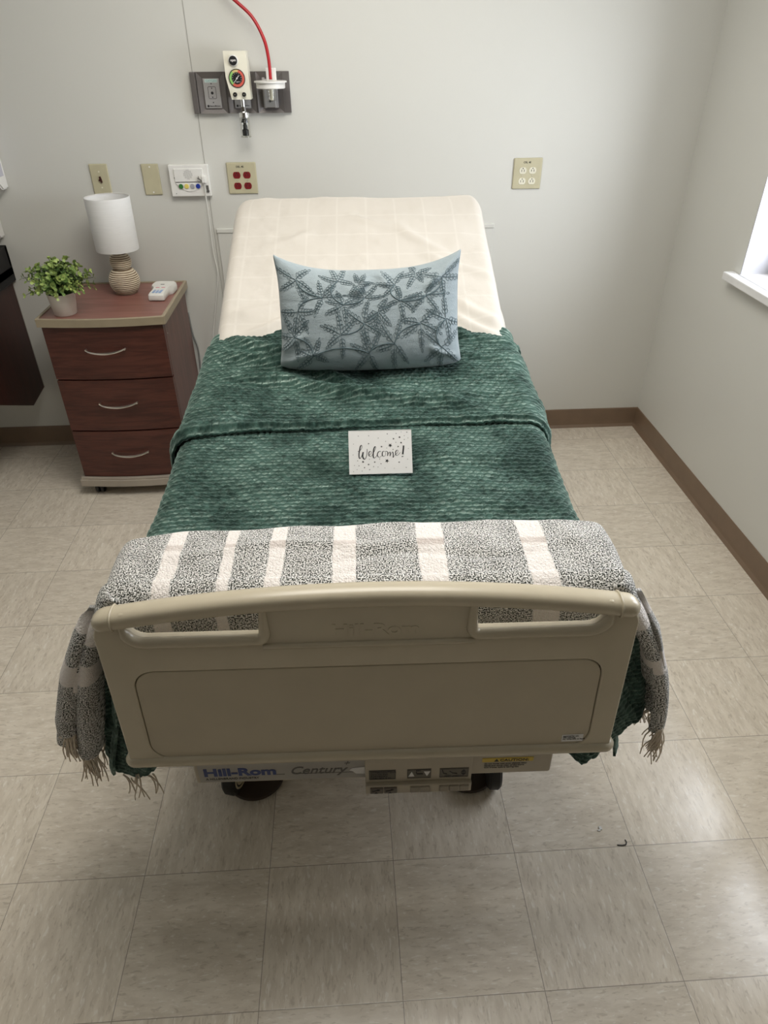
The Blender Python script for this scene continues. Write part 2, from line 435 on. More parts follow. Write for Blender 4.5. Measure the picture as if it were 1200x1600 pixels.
def grid_mesh(name, V, uv=None, attr=None):
    """V: (m, n, 3) array"""
    m, n = V.shape[:2]
    idx = np.arange(m*n).reshape(m, n)
    q = np.stack([idx[:-1, :-1], idx[:-1, 1:], idx[1:, 1:], idx[1:, :-1]], -1).reshape(-1, 4)
    me = bpy.data.meshes.new(name); me.from_pydata(V.reshape(-1, 3).tolist(), [], q.tolist())
    if uv is not None:
        l = me.uv_layers.new(name='UVMap'); a = uv.reshape(-1, 2)[q.reshape(-1)]
        l.data.foreach_set('uv', a.astype(np.float32).reshape(-1))
    if attr:
        for k, arr in attr.items():
            at = me.attributes.new(k, 'FLOAT', 'POINT'); at.data.foreach_set('value', arr.astype(np.float32).reshape(-1))
    return me
def join_grids(name, parts):
    """parts: list of (V, uv, attrdict)"""
    vs = []; qs = []; uvs = []; at = {}; off = 0
    for V, uv, A in parts:
        m, n = V.shape[:2]; idx = np.arange(m*n).reshape(m, n)+off
        q = np.stack([idx[:-1, :-1], idx[:-1, 1:], idx[1:, 1:], idx[1:, :-1]], -1).reshape(-1, 4)
        vs.append(V.reshape(-1, 3)); qs.append(q); uvs.append(uv.reshape(-1, 2)); off += m*n
        for k, a in (A or {}).items(): at.setdefault(k, []).append(a.reshape(-1))
    vs = np.concatenate(vs); qs = np.concatenate(qs); uvs = np.concatenate(uvs)
    me = bpy.data.meshes.new(name); me.from_pydata(vs.tolist(), [], qs.tolist())
    l = me.uv_layers.new(name='UVMap'); l.data.foreach_set('uv', uvs[qs.reshape(-1)].astype(np.float32).reshape(-1))
    for k, a in at.items():
        t = me.attributes.new(k, 'FLOAT', 'POINT'); t.data.foreach_set('value', np.concatenate(a).astype(np.float32))
    return me
def text_mesh(body, size, extrude=0.0004, bold=0.0, shear=0.0, sx=1.0, tf=None, align='LEFT', space=1.0):
    c = bpy.data.curves.new('txt', 'FONT'); c.body = body; c.size = size; c.extrude = extrude; c.offset = bold
    c.shear = shear; c.align_x = align; c.space_character = space; c.resolution_u = 4
    o = bpy.data.objects.new('txt', c); COL.objects.link(o)
    dg = bpy.context.evaluated_depsgraph_get(); dg.update()
    me = bpy.data.meshes.new_from_object(o.evaluated_get(dg))
    bpy.data.objects.remove(o); bpy.data.curves.remove(c)
    for q in me.vertices:
        x, y, z = q.co; x *= sx
        q.co = tf(x, y, z) if tf else (x, y, z)
    return me
def add_text(mb, *a, **k):
    me = text_mesh(*a, **k); mb.add([q.co[:] for q in me.vertices], [list(p.vertices) for p in me.polygons]); bpy.data.meshes.remove(me)
def curve_plate(outer, holes, thick, bevel, tf, name='plate', bres=3):
    """flat plate with holes, bevelled rims; tf maps (x, y, z) to place"""
    c = bpy.data.curves.new('cp', 'CURVE'); c.dimensions = '2D'; c.fill_mode = 'BOTH'
    c.extrude = max(0, thick/2-bevel); c.bevel_depth = bevel; c.bevel_resolution = bres; c.offset = -bevel
    for pts in [outer]+list(holes):
        s = c.splines.new('POLY'); s.points.add(len(pts)-1); s.use_cyclic_u = True
        for i, (x, y) in enumerate(pts): s.points[i].co = (x, y, 0, 1)
    o = bpy.data.objects.new('cp', c); COL.objects.link(o)
    dg = bpy.context.evaluated_depsgraph_get(); dg.update()
    me = bpy.data.meshes.new_from_object(o.evaluated_get(dg)); bpy.data.objects.remove(o); bpy.data.curves.remove(c)
    for q in me.vertices: q.co = tf(*q.co)
    me.name = name
    bm = bmesh.new(); bm.from_mesh(me); bmesh.ops.remove_doubles(bm, verts=bm.verts[:], dist=1e-5)
    bmesh.ops.recalc_face_normals(bm, faces=bm.faces[:]); bm.to_mesh(me); bm.free()
    return me
def rrect(x0, y0, x1, y1, r, n=6):
    rr = r if isinstance(r, (list, tuple)) else (r,)*4
    out = []
    for (cx, cy, a0), q in zip(((x1-rr[0], y0+rr[0], -PI/2), (x1-rr[1], y1-rr[1], 0), (x0+rr[2], y1-rr[2], PI/2), (x0+rr[3], y0+rr[3], PI)), rr):
        for k in range(n+1):
            t = a0+PI/2*k/n; out.append((cx+q*math.cos(t), cy+q*math.sin(t)))
    return out

# ------------------------------------------------------------------ room shell
def struct(name, mb, mat, parent=None): 
    o = mb.build(name, mat, parent)
    if not parent: o['kind'] = 'structure'
    return o
struct('floor', MB().box((LX-.1, FY-.1, -.1), (WX+.35, WY+.12, 0)), MFLOOR)
struct('ceiling', MB().box((LX-.1, FY-.1, CZ), (WX+.35, WY+.12, CZ+.1)), MCEIL)
struct('wall_back', MB().box((LX-.1, WY, 0), (WX+.35, WY+.12, CZ)), MW)
struct('wall_left', MB().box((LX-.1, FY-.1, 0), (LX, WY, CZ)), MW)
struct('wall_front', MB().box((LX, FY-.1, 0), (WX+.35, FY, CZ)), wall_paint('rear_wall_bounce_dimmer', (0.34, 0.30, 0.25)))  # unseen wall, darkened and set far back to cut bounce light
TH = 0.20
wr = MB()
wr.box((WX, FY, 0), (WX+TH, WY, WIN[2]-0.03)); wr.box((WX, FY, WIN[3]), (WX+TH, WY, CZ))
wr.box((WX, FY, WIN[2]-0.03), (WX+TH, WIN[0], WIN[3])); wr.box((WX, WIN[1], WIN[2]-0.03), (WX+TH, WY, WIN[3]))
struct('wall_right', wr, MW)
# cove base
def base_profile(): return [(0, 0), (0.016, 0), (0.012, 0.006), (0.006, 0.014), (0.0045, 0.03), (0.004, 0.098), (0.002, 0.102), (0, 0.102)]
p = base_profile()
mb = MB(); mb.prism(p, LX, WX, lambda a, b, c: (c, WY-a, b)); struct('baseboard_back', mb, MBASEB)
mb = MB(); mb.prism(p, FY, WY, lambda a, b, c: (WX-a, c, b)); struct('baseboard_right', mb, MBASEB)
mb = MB(); mb.prism(p, FY, WY, lambda a, b, c: (LX+a, c, b)); struct('baseboard_left', mb, MBASEB)
# wall-covering seam and the wall guard behind the bed
struct('trim_1', MB().box((-0.6235, WY-0.0015, 0.102), (-0.6215, WY, 1.46)).box((-0.6235, WY-0.0015, 1.594), (-0.6215, WY, CZ)), plain('seam_caulk', (0.36, 0.35, 0.32), 0.6))
gd = MB().box((-0.608, WY-0.009, 0.30), (0.604, WY, 1.004), 0.002).box((-0.610, WY-0.013, 1.004), (0.606, WY, 1.022), 0.003)
struct('trim_2', gd, MW)
# window
w1 = MB()
fx0, fx1 = WX+0.12, WX+0.17
y0, y1, z0, z1 = WIN
for a, b in (((y0, z0), (y1, z0+.05)), ((y0, z1-.05), (y1, z1)), ((y0, z0), (y0+.05, z1)), ((y1-.05, z0), (y1, z1)), ((0.94, z0), (1.06, z1))):
    w1.box((fx0, a[0], a[1]), (fx1, b[0], b[1]), 0.004)
win = struct('window_1', w1, MWHITEC)
struct('glass', MB().box((fx0+.02, y0+.04, z0+.04), (fx0+.026, y1-.04, z1-.04)), MGLASS, win)
struct('window_reveal', MB().box((WX+0.001, y1-.004, z0), (WX+TH, y1, z1)).box((WX+0.001, y0, z0), (WX+TH, y0+.004, z1)).box((WX+0.001, y0, z1-.004), (WX+TH, y1, z1)), plain('reveal_paint', (0.56, 0.56, 0.60), 0.5), win)
sill = MB().box((WX-0.042, y0-.04, z0-0.030), (WX-0.0005, y1+.048, z0), 0.004).box((WX-0.01, y0, z0-.028), (WX+TH, y1, z0), 0.002)
so = struct('window_sill', sill, MWHITEC, win)
bl = MB()
bl.box((WX+.085, y0+.02, 1.78), (WX+.087, y1-.02, z1-.03)); bl.cyl((WX+.086, y0+.02, z1-.04), 0.02, y1-y0-.04, 'y')
bo = bl.build('window_blind', MBLIND); tag(bo, 'white translucent roller shade pulled halfway down in the window', 'blind')

# ------------------------------------------------------------------ ceiling lights (outside the frame, they light the room)
for i, (x, y, sx, sy, lb) in enumerate(((LAMP[0], LAMP[1], 1.2, 1.2, 'square ceiling light panel over the bed'),)):
    t = empty('ceiling_light', (x, y, CZ)); tag(t, lb, 'light')
    fr = MB()
    for a, b in (((-sx/2, -sy/2), (sx/2, -sy/2+.02)), ((-sx/2, sy/2-.02), (sx/2, sy/2)), ((-sx/2, -sy/2), (-sx/2+.02, sy/2)), ((sx/2-.02, -sy/2), (sx/2, sy/2))):
        fr.box((a[0], a[1], -.015), (b[0], b[1], 0))
    fr.build('frame', MWHITEC, t)
    MB().box((-sx/2+.02, -sy/2+.02, -.012), (sx/2-.02, sy/2-.02, -.002)).build('diffuser', MDIFF if i == 0 else emit_mat('dim_diffuser', (1, .97, .9), 2.5), t)

# ================================================================== BED (local frame: x across, y from footboard to head, z up)
BO = (-0.047, 0.25, 0.0); BR = -math.radians(1.4)
bed = empty('hospital_bed', BO, BR)
tag(bed, 'adjustable hospital bed with taupe plastic footboard and raised head section', 'bed')
def wtilt(z): return 0.07*(z-0.52)-0.031          # footboard leans slightly towards the head
ZB0, ZB1 = 0.518, 0.885
def arch(x): return 0.884+0.041*(1-(x/0.47)**2)
# --- main board with two hand holes and panel opening
HW0, HW1 = 0.470, 0.474
outer = []
for k in range(9):
    t = -PI/2-PI/2*k/8; outer.append((-HW0+.02+.02*math.cos(t), ZB0+.02+.02*math.sin(t)))
for k in range(9):
    t = PI-PI/2*k/8; r = .035; outer.append((-HW1+r+r*math.cos(t), arch(-.47)-.012-r+r*math.sin(t)))
for x in np.linspace(-.42, .42, 41): outer.append((float(x), arch(float(x))-.006))
for k in range(9):
    t = PI/2-PI/2*k/8; r = .035; outer.append((HW1-r+r*math.cos(t), arch(.47)-.012-r+r*math.sin(t)))
for k in range(9):
    t = 0-PI/2*k/8; outer.append((HW0-.02+.02*math.cos(t), ZB0+.02+.02*math.sin(t)))
HX0, HX1, HZ0, HZ1 = 0.182, 0.420, 0.828, 0.884
def hole(sg):
    pts = rrect(HX0, HZ0, HX1, HZ1+.0, [.034, .006, .006, .014], 7)
    pts = [(x, z+(0.012*(1-(x-HX0)/(HX1-HX0)) if z > (HZ0+HZ1)/2 else 0)) for x, z in pts]
    return [(sg*x, z) for x, z in pts]
panel = rrect(-0.424, 0.536, 0.424, 0.757, 0.038, 8)
def infl(pts, d):
    cx = sum(p[0] for p in pts)/len(pts); cz = sum(p[1] for p in pts)/len(pts)
    hx = max(abs(p[0]-cx) for p in pts); hz = max(abs(p[1]-cz) for p in pts)
    return [(cx+(p[0]-cx)*(hx+d)/hx, cz+(p[1]-cz)*(hz+d)/hz) for p in pts]
BT = 0.026
def bt(x, y, z): return (x, wtilt(y)+0.022-z, y)
me = curve_plate(outer, [hole(-1), hole(1), infl(panel, 0.0012)], BT, 0.004, bt, 'footboard')
fb = link('footboard', me, MBED, bed, smooth=True); auto_smooth(me, math.radians(28))
me = curve_plate(panel, [], BT-.004, 0.002, bt, 'inset_panel'); ip = link('inset_panel', me, MBEDP, fb, smooth=True); auto_smooth(me, math.radians(28))
# dark gap behind the panel joint
gp = MB(); gp.prism(infl(panel, 0.006), -0.006, 0.006, bt); gp.build('panel_gap', MGROOVE, fb)
# --- top rail (bull-nosed, fatter than the board)
def rail_sweep(xs, zc, rw, rh, wc=0.022, n=14, exp=2.6):
    V = []
    for i, x in enumerate(xs):
        z = zc(x); q = []
        end = min(1.0, (min(x-xs[0], xs[-1]-x)+1e-4)/0.022); sh = math.sqrt(max(0.02, 1-(1-end)**2))
        for k in range(n+1):
            t = 2*PI*k/n; c, s = math.cos(t), math.sin(t)
            a = math.copysign(abs(c)**(2/exp), c); b = math.copysign(abs(s)**(2/exp), s)
            q.append((x, wtilt(z)+wc+rw*a*sh, z+rh*b*sh))
        V.append(q)
    return np.array(V)
xs = np.concatenate([np.linspace(-.474, -.45, 8), np.linspace(-.44, .44, 60), np.linspace(.45, .474, 8)])
V = rail_sweep(xs, lambda x: arch(x)-.0175, 0.0225, 0.0180)
me = grid_mesh('top_rail', V); tr = link('top_rail', me, MBED, fb, smooth=True)
# small joint rings near the rail ends
for sx in (-1, 1):
    rg = MB(); x = sx*.436; zc = arch(x)-.0175
    pts = [(x+sx*.0, wtilt(zc)+022.0E-3+.0232*math.copysign(abs(math.cos(t))**(.77), math.cos(t)), zc+.0187*math.copysign(abs(math.sin(t))**(.77), math.sin(t))) for t in np.linspace(0, 2*PI, 28, endpoint=False)]
    rg.tube(pts, .0022, 6, closed=True); rg.build('joint_ring', MBED, tr, smooth=True)
# --- bottom rail
xs = np.concatenate([np.linspace(-.482, -.46, 8), np.linspace(-.45, .45, 30), np.linspace(.46, .482, 8)])
V = rail_sweep(xs, lambda x: 0.526, 0.0205, 0.0135)
link('bottom_rail', grid_mesh('bottom_rail', V), MBED, fb, smooth=True)
# --- rims round the hand holes (a fat lip below, thin elsewhere)
for sg in (-1, 1):
    hp = hole(sg); hp = infl(hp, 0.002)
    pts = [(x, wtilt(z)+0.0095, z) for x, z in hp]
    rd = [0.0065 if z > HZ0+.025 else 0.0105 for x, z in hp]
    MB().tube(pts, rd, 8, closed=True).build('hand_hole_rim', MBED, fb, smooth=True)
# centre band ridge between the holes, and long crease under them
rd = MB(); rd.tube([(x, wtilt(.80)+.0095, .812+.001*math.sin(x)) for x in np.linspace(-.185, .185, 12)], 0.006, 8)
rd.build('moulded_ridge', MBED, fb, smooth=True)
# --- embossed maker's name
def ftf(x0, z0, lift=0.0):   # text on the front face of the board
    return lambda x, y, z: (x0+x, wtilt(z0+y)+0.022-BT/2-z-lift, z0+y)
em = MB(); add_text(em, 'Hill-Rom', 0.034, 0.0012, bold=0.0008, sx=1.25, tf=ftf(-0.066, 0.832), space=1.0)
em.build('embossed_name', MBED, fb)
# --- approval sticker
st = MB(); st.prism(rrect(0.372, 0.545, 0.414, 0.564, .001, 2), -.0002, .0003, lambda x, y, z: (x, wtilt(y)+0.022-(BT-.004)/2-.0006-z, y))
sto = st.build('sticker', MPAPER, fb); tag(sto, 'small white printed sticker')
tx = MB()
for j, (a, b) in enumerate((('approved for use', .5), ('with matching', .3), ('see rating plate on frame', .5), ('before moving bed', .3))):
    add_text(tx, a, 0.0046, .0001, bold=.00012, sx=0.95, tf=(lambda j: lambda x, y, z: (0.374+x, wtilt(.56)+0.022-(BT-.004)/2-.0016-z, 0.5590-j*.0044+y))(j))
tx.build('print', MINK, sto)

# --- foot rail below, with lettering
RZ0, RZ1, RW = 0.348, 0.450, 0.050
fr = MB().box((-.384, RW, RZ0), (.392, RW+.045, RZ1), 0.006, 3)
rail = fr.build('foot_rail', MFRAME, bed)
lab = MB().box((-.374, RW-.0012, RZ0+.007), (-.012, RW+.001, RZ1-.004)); lab = lab.build('name_strip', MLABEL, rail); tag(lab, 'grey maker name strip')
def rtf(x0, z0, l=.0016): return lambda x, y, z: (x0+x, RW-l-z, z0+y)
t1 = MB(); add_text(t1, 'Hill-Rom', 0.0345, .0003, bold=.0013, sx=1.25, tf=rtf(-.364, RZ0+.028)); t1.build('blue_lettering', MINKB, lab)
t2 = MB(); add_text(t2, 'A HILLENBRAND INDUSTRY', 0.0098, .0002, bold=.0001, sx=.93, tf=rtf(-.361, RZ0+.0145)); t2.build('small_lettering', MINK, lab)
t3 = MB(); add_text(t3, 'Century', 0.036, .0003, bold=.0004, shear=.35, sx=1.0, tf=rtf(-.180, RZ0+.026))
add_text(t3, '+', 0.024, .0003, shear=.35, tf=rtf(-.064, RZ0+.050))
t3.box((-.215, RW-.0018, RZ0+.0265), (-.19, RW-.0012, RZ0+.0275)).box((-.165, RW-.0018, RZ0+.0265), (-.035, RW-.0012, RZ0+.0275)); t3.build('script_lettering', MINKG, lab)
to = MB(); to.prism([(-.050, RZ0+.034), (-.044, RZ0+.041), (-.017, RZ0+.044), (-.015, RZ0+.020), (-.036, RZ0+.022), (-.042, RZ0+.029)], 0, .0006, lambda x, y, z: (x, RW-.0018-z, y)); to.build('torn_tape', MPAPER, rail)
# caution label
cl = MB().box((.238, RW-.001, RZ0+.044), (.349, RW+.001, RZ0+.057)); cl = cl.build('caution_label', MYEL, rail); tag(cl, 'yellow caution label')
ct = MB(); add_text(ct, 'CAUTION:', .0115, .0002, bold=.0002, sx=1.15, tf=rtf(.276, RZ0+.0462))
ct.prism([(.264, RZ0+.046), (.274, RZ0+.046), (.269, RZ0+.055)], 0, .0005, lambda x, y, z: (x, RW-.0012-z, y))
for j, s in enumerate(('do not lower bed onto objects, keep', 'hands and cords clear of the frame', 'lock brakes before leaving bed')):
    add_text(ct, s, .0062, .0002, bold=.00008, sx=1.0, tf=rtf(.243, RZ0+.037-j*.0065))
ct.build('print', MINK, cl)
# foot control unit
cu = MB().box((-.016, RW-.016, RZ0+.004), (.214, RW+.004, RZ1-.008), .002).box((-.016, RW-.026, RZ0-.020), (.214, RW+.004, RZ0+.008), .002)
cu = cu.build('control_unit', MFRAME, rail)
cp = MB()
for a, b in ((-.008, .050), (.074, .126), (.144, .207)): cp.box((a, RW-.0166, RZ0+.018), (b, RW-.0155, RZ0+.050))
cp = cp.build('control_legend', plain('legend_brown', (0.13, 0.115, 0.09), .45), cu)
ct = MB()
def ctf(x0, z0): return lambda x, y, z: (x0+x, RW-.0172-z, z0+y)
for a, b in ((-.008, .050), (.074, .126), (.144, .207)): ct.tube([(a+.002, RW-.0168, RZ0+.020), (b-.002, RW-.0168, RZ0+.020), (b-.002, RW-.0168, RZ0+.048), (a+.002, RW-.0168, RZ0+.048)], .0006, 4, closed=True)
for j, q in enumerate(('HYPERCONTOUR', 'controls lock', 'automatically', 'when light is on')):
    add_text(ct, q, .0070, .0002, sx=.98, tf=ctf(-.004, RZ0+.041-j*.0064))
add_text(ct, 'FOOT UP/DOWN', .0052, .0002, tf=ctf(.155, RZ0+.0215)); add_text(ct, 'BED', .006, .0002, tf=ctf(.093, RZ0+.043))
ct.tube([(.150, RW-.0172, RZ0+.044), (.152, RW-.0172, RZ0+.034), (.160, RW-.0172, RZ0+.031)], .0010, 5)
ct.tube([(.166, RW-.0172, RZ0+.040), (.172, RW-.0172, RZ0+.033), (.182, RW-.0172, RZ0+.031)], .0010, 5)
ct.prism([(.190, RZ0+.036), (.202, RZ0+.036), (.196, RZ0+.045)], 0, .0005, lambda x, y, z: (x, RW-.0168-z, y))
ct.prism([(.190, RZ0+.033), (.202, RZ0+.033), (.196, RZ0+.024)], 0, .0005, lambda x, y, z: (x, RW-.0168-z, y))
ct.tube([(.094, RW-.0172, RZ0+.040), (.095, RW-.0172, RZ0+.034), (.108, RW-.0172, RZ0+.034)], .0012, 5)
ct.build('print', MINK, cp)
ct = MB(); ct.prism([(.077, RZ0+.026), (.090, RZ0+.026), (.084, RZ0+.042)], 0, .0006, lambda x, y, z: (x, RW-.0168-z, y))
ct.prism([(.110, RZ0+.042), (.124, RZ0+.042), (.117, RZ0+.026)], 0, .0006, lambda x, y, z: (x, RW-.0168-z, y)); ct.build('arrow_marks', MPAPER, cp)
for a, b in ((-.006, .022), (.024, .052), (.081, .100), (.102, .123), (.144, .164), (.166, .186), (.188, .208)):
    bt_ = MB().box((a, RW-.030, RZ0-.014), (b, RW-.024, RZ0+.004), .0015).build('button', plain('button_tan', (0.27, 0.235, 0.18), .4) if a > .06 else plain('button_brown', (0.12, 0.10, 0.08), .4), cu)
ct = MB()
for a in (-.005, .025):
    ct.tube([(a+.003, RW-.0306, RZ0-.004), (a+.018, RW-.0306, RZ0+.000)], .0009, 5); ct.tube([(a+.014, RW-.0306, RZ0+.003), (a+.020, RW-.0306, RZ0+.000), (a+.014, RW-.0306, RZ0-.002)], .0007, 5)
    ct.prism([(a+.008, RZ0-.012), (a+.016, RZ0-.012), (a+.012, RZ0-.006)], 0, .0005, lambda x, y, z: (x, RW-.0303-z, y))
ct.build('button_print', MINK, cu)

# --- understructure
MB().box((-.37, .09, .385), (-.32, 1.98, .435), .004).build('side_beam', MFRAME, bed)
MB().box((.32, .09, .385), (.37, 1.98, .435), .004).build('side_beam', MFRAME, bed)
MB().box((-.32, .95, .20), (.32, 1.05, .40), .004).build('lift_column', MBLACK, bed)
MB().box((-.33, .30, .155), (.33, .36, .20), .004).box((-.33, 1.78, .155), (.33, 1.84, .20), .004).box((-.04, .33, .155), (.04, 1.80, .20), .004).build('base_frame', MFRAME, bed)
for x0 in (-.27, .27): 
    MB().tube([(x0, .34, .18), (x0*.95, .62, .40)], .02, 8).build('support_arm', MFRAME, bed)
# --- casters
def caster(x, y, rz, s):
    r = .064
    c = empty('caster', (x, y, 0), rz); c.parent = bed
    tyre = [(r*.62, -.017), (r*.9, -.017), (r, -.010), (r, .010), (r*.9, .017), (r*.62, .017)]
    MB().lathe(tyre, (0, 0, r), 36, 'x').build('tyre', MRUBBER, c, smooth='auto')
    hb = MB(); hb.lathe([(.008, s*.010), (r*.30, s*.013), (r*.34, s*.020), (r*.50, s*.020), (r*.56, s*.0165), (r*.62, s*.0165), (r*.64, s*.019), (r*.70, s*.019), (r*.72, s*.016)], (0, 0, r), 32, 'x')
    hb.build('hub', plain('tan_hub', (0.50, 0.42, 0.28), .45), c, smooth='auto')
    MB().box((-.024, -.02, r-.01), (-.019, .03, .155), .002).box((.019, -.02, r-.01), (.024, .03, .155), .002).cyl((0, .01, .145), .026, .03).build('fork', MBLACK, c)
    MB().cyl((-.026, 0, r), .009, .052, 'x', 12).build('axle', MCHROME, c)
caster(-.368, .285, -math.radians(14), 1); caster(.326, .275, -math.radians(2), 1)
caster(-.36, 1.82, .3, 1); caster(.36, 1.82, -.3, 1)
# low round dark discs beside the foot casters
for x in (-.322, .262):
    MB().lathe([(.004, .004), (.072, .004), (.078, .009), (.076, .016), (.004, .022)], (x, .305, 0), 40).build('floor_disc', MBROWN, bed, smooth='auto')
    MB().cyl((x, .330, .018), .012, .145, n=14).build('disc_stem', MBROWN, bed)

# --- mattress profile
PW = [.00, .09, .30, .70, .95, 1.08, 1.20, 1.42, 1.86, 1.92]
PZ = [.812, .815, .820, .838, .866, .888, .922, 1.012, 1.190, 1.213]
_pp = np.linspace(0, 2.0, 401)
_pz = np.interp(_pp, PW, PZ)
_k = np.exp(-np.linspace(-2, 2, 25)**2); _k /= _k.sum()
_pz = np.convolve(np.pad(_pz, 12, mode='edge'), _k, 'valid')
_pz[_pp > 1.82] = np.interp(_pp, PW, PZ)[_pp > 1.82]
def prof(w): return np.interp(w, _pp, _pz)
# deck sections under the mattress
dk = MB().box((-.43, .10, .60), (.43, 1.0, .64), .004); dk.build('deck', MFRAME, bed)
bs = MB(); bs.prism([(1.02, .62), (1.10, .62), (1.92, .985), (1.905, 1.02), (1.02, .66)], -.43, .43, lambda a, b, c: (c, a, b)); bs.build('back_section', MFRAME, bed)
for x0 in (-.3, .25): MB().box((x0, 1.60, .42), (x0+.05, 1.64, .86), .004).build('back_support', MFRAME, bed)
# mattress: rounded cross-section swept along the profile
def mattress():
    ws = np.concatenate([np.linspace(.080, .11, 5), np.linspace(.13, 1.89, 70), np.linspace(1.90, 1.915, 5)])
    n = 40; V = []
    for w_ in ws:
        e = min(1, (min(w_-.078, 1.917-w_)+.0005)/.035); sh = 0.93+.07*math.sqrt(max(0, 1-(1-e)**2))
        zt = float(prof(w_)); th = .150; q = []
        for k in range(n+1):
            t = 2*PI*k/n; c, s = math.cos(t), math.sin(t)
            a = math.copysign(abs(c)**(.16), c)*.438*(.97+.03*sh/1.0); b = math.copysign(abs(s)**(.28), s)*th/2*sh
            q.append((a, w_+(0.0), zt-.004-th/2+b))
        V.append(q)
    me = grid_mesh('mattress', np.array(V))
    bm = bmesh.new(); bm.from_mesh(me); bmesh.ops.remove_doubles(bm, verts=bm.verts[:], dist=1e-5)
    es = [e for e in bm.edges if len(e.link_faces) == 1]; bmesh.ops.holes_fill(bm, edges=es, sides=0)
    bmesh.ops.recalc_face_normals(bm, faces=bm.faces[:]); bm.to_mesh(me); bm.free()
    o = link('mattress', me, MTICK, None, BO, (0, 0, BR), smooth=True); auto_smooth(me, .8)
    return tag(o, 'beige mattress, its side just showing under the cream sheet at the left', 'mattress')
mattress()

# --- noise helpers in numpy
def vnoise(x, y, seed=0):
    def h(i, j):
        t = np.sin(i*127.1+j*311.7+seed*74.7)*43758.5453
        return t-np.floor(t)
    i = np.floor(x); j = np.floor(y); fx = x-i; fy = y-j
    fx = fx*fx*(3-2*fx); fy = fy*fy*(3-2*fy)
    return (h(i, j)*(1-fx)+h(i+1, j)*fx)*(1-fy)+(h(i, j+1)*(1-fx)+h(i+1, j+1)*fx)*fy
def fbm(x, y, o=4, seed=0):
    s = 0; a = .5
    for k in range(o): s = s+a*(vnoise(x*2**k, y*2**k, seed+k)-.5); a *= .5
    return s
def ridge(x, y, p0, p1, wd, amp):
    p0 = np.array(p0); p1 = np.array(p1); d = p1-p0; L = np.hypot(*d); d = d/L
    t = (x-p0[0])*d[0]+(y-p0[1])*d[1]; n = (x-p0[0])*-d[1]+(y-p0[1])*d[0]
    n = n+.012*np.sin(t*17)
    fade = np.clip(t/(.25*L), 0, 1)*np.clip((L-t)/(.25*L), 0, 1)
    return amp*np.exp(-(n/wd)**2)*fade
def sstep(x, a, b):
    t = np.clip((x-a)/(b-a), 0, 1); return t*t*(3-2*t)
def cross(s, hw, R, flare, flat=True):
    """arc-length s from bed centre -> (u, drop); edge rounded radius R then hangs with outward flare"""
    a = np.abs(s); sg = np.sign(s)
    th = np.clip((a-(hw-R))/R, 0, PI/2)
    u = np.where(a < hw-R, a, hw-R+R*np.sin(th)); dz = np.where(a < hw-R, 0, R*(1-np.cos(th)))
    ex = np.clip(a-(hw-R)-R*PI/2, 0, None)
    u = u+ex*flare; dz = dz+ex*np.sqrt(np.clip(1-flare**2, .1, 1))
    return sg*u, dz, ex

# --- cream sheet over the head section
def sheet():
    ws = np.concatenate([np.linspace(1.02, 1.885, 150), 1.885+.03*np.sin(np.linspace(.15, PI/2, 8)), np.full(10, 1.915)])
    drop_end = np.concatenate([np.zeros(150), .03*(1-np.cos(np.linspace(.15, PI/2, 8))), .03+np.linspace(.01, .12, 10)])
    s = np.linspace(-.60, .60, 190)
    S, W_ = np.meshgrid(s, ws); D = np.repeat(drop_end[:, None], len(s), 1)
    # rounded corners at the head end in plan
    hw = .452
    cut = np.clip((W_-1.835)/.08, 0, 1); hwf = hw-.045*(1-np.sqrt(np.clip(1-cut**2, 0, 1)))
    u, dz, ex = cross(S, hw, .035, .04)
    u = u*hwf/hw
    wr_ = ridge(S, W_, (-.42, 1.20), (-.1, 1.33), .016, .007)+ridge(S, W_, (-.45, 1.30), (-.15, 1.36), .02, .006)
    wr_ += ridge(S, W_, (.12, 1.75), (.30, 1.55), .02, .006)+ridge(S, W_, (.2, 1.60), (.46, 1.42), .018, .006)+ridge(S, W_, (-.05, 1.80), (.15, 1.70), .018, .005)
    wr_ += ridge(S, W_, (.30, 1.36), (.46, 1.22), .02, .008)+ridge(S, W_, (-.35, 1.62), (-.15, 1.70), .02, .004)+ridge(S, W_, (.28, 1.30), (.44, 1.18), .014, .007)
    wr_ = wr_*1.5+fbm(S*7, W_*7, 4, 3)*.018
    sidew = sstep(ex, 0, .05)
    u = u+np.sign(S)*sidew*(.010*np.sin(W_*19+np.sign(S))+.012*(fbm(W_*9, S*3, 3, 8))+.018*sstep(W_, 1.5, 1.2))
    z = prof(np.minimum(W_, 1.91))+.006-D-dz+wr_*(1-.5*sidew)
    # cloth tucked under: side hem rises slightly towards the head
    V = np.stack([u, W_, z], -1)
    # keep the side drop short
    zmin = prof(np.minimum(W_, 1.91))-.13+.02*np.sin(W_*11); V[..., 2] = np.maximum(V[..., 2], np.minimum(zmin, V[..., 2]+1))
    uv = np.stack([S+.5, W_+D], -1)
    me = grid_mesh('bed_sheet', V, uv)
    o = link('bed_sheet', me, MSHEET, None, BO, (0, 0, BR), smooth=True)
    md = o.modifiers.new('thick', 'SOLIDIFY'); md.thickness = .003; md.offset = 1
    tag(o, 'wrinkled cream fitted sheet over the raised head of the bed', 'sheet')
sheet()

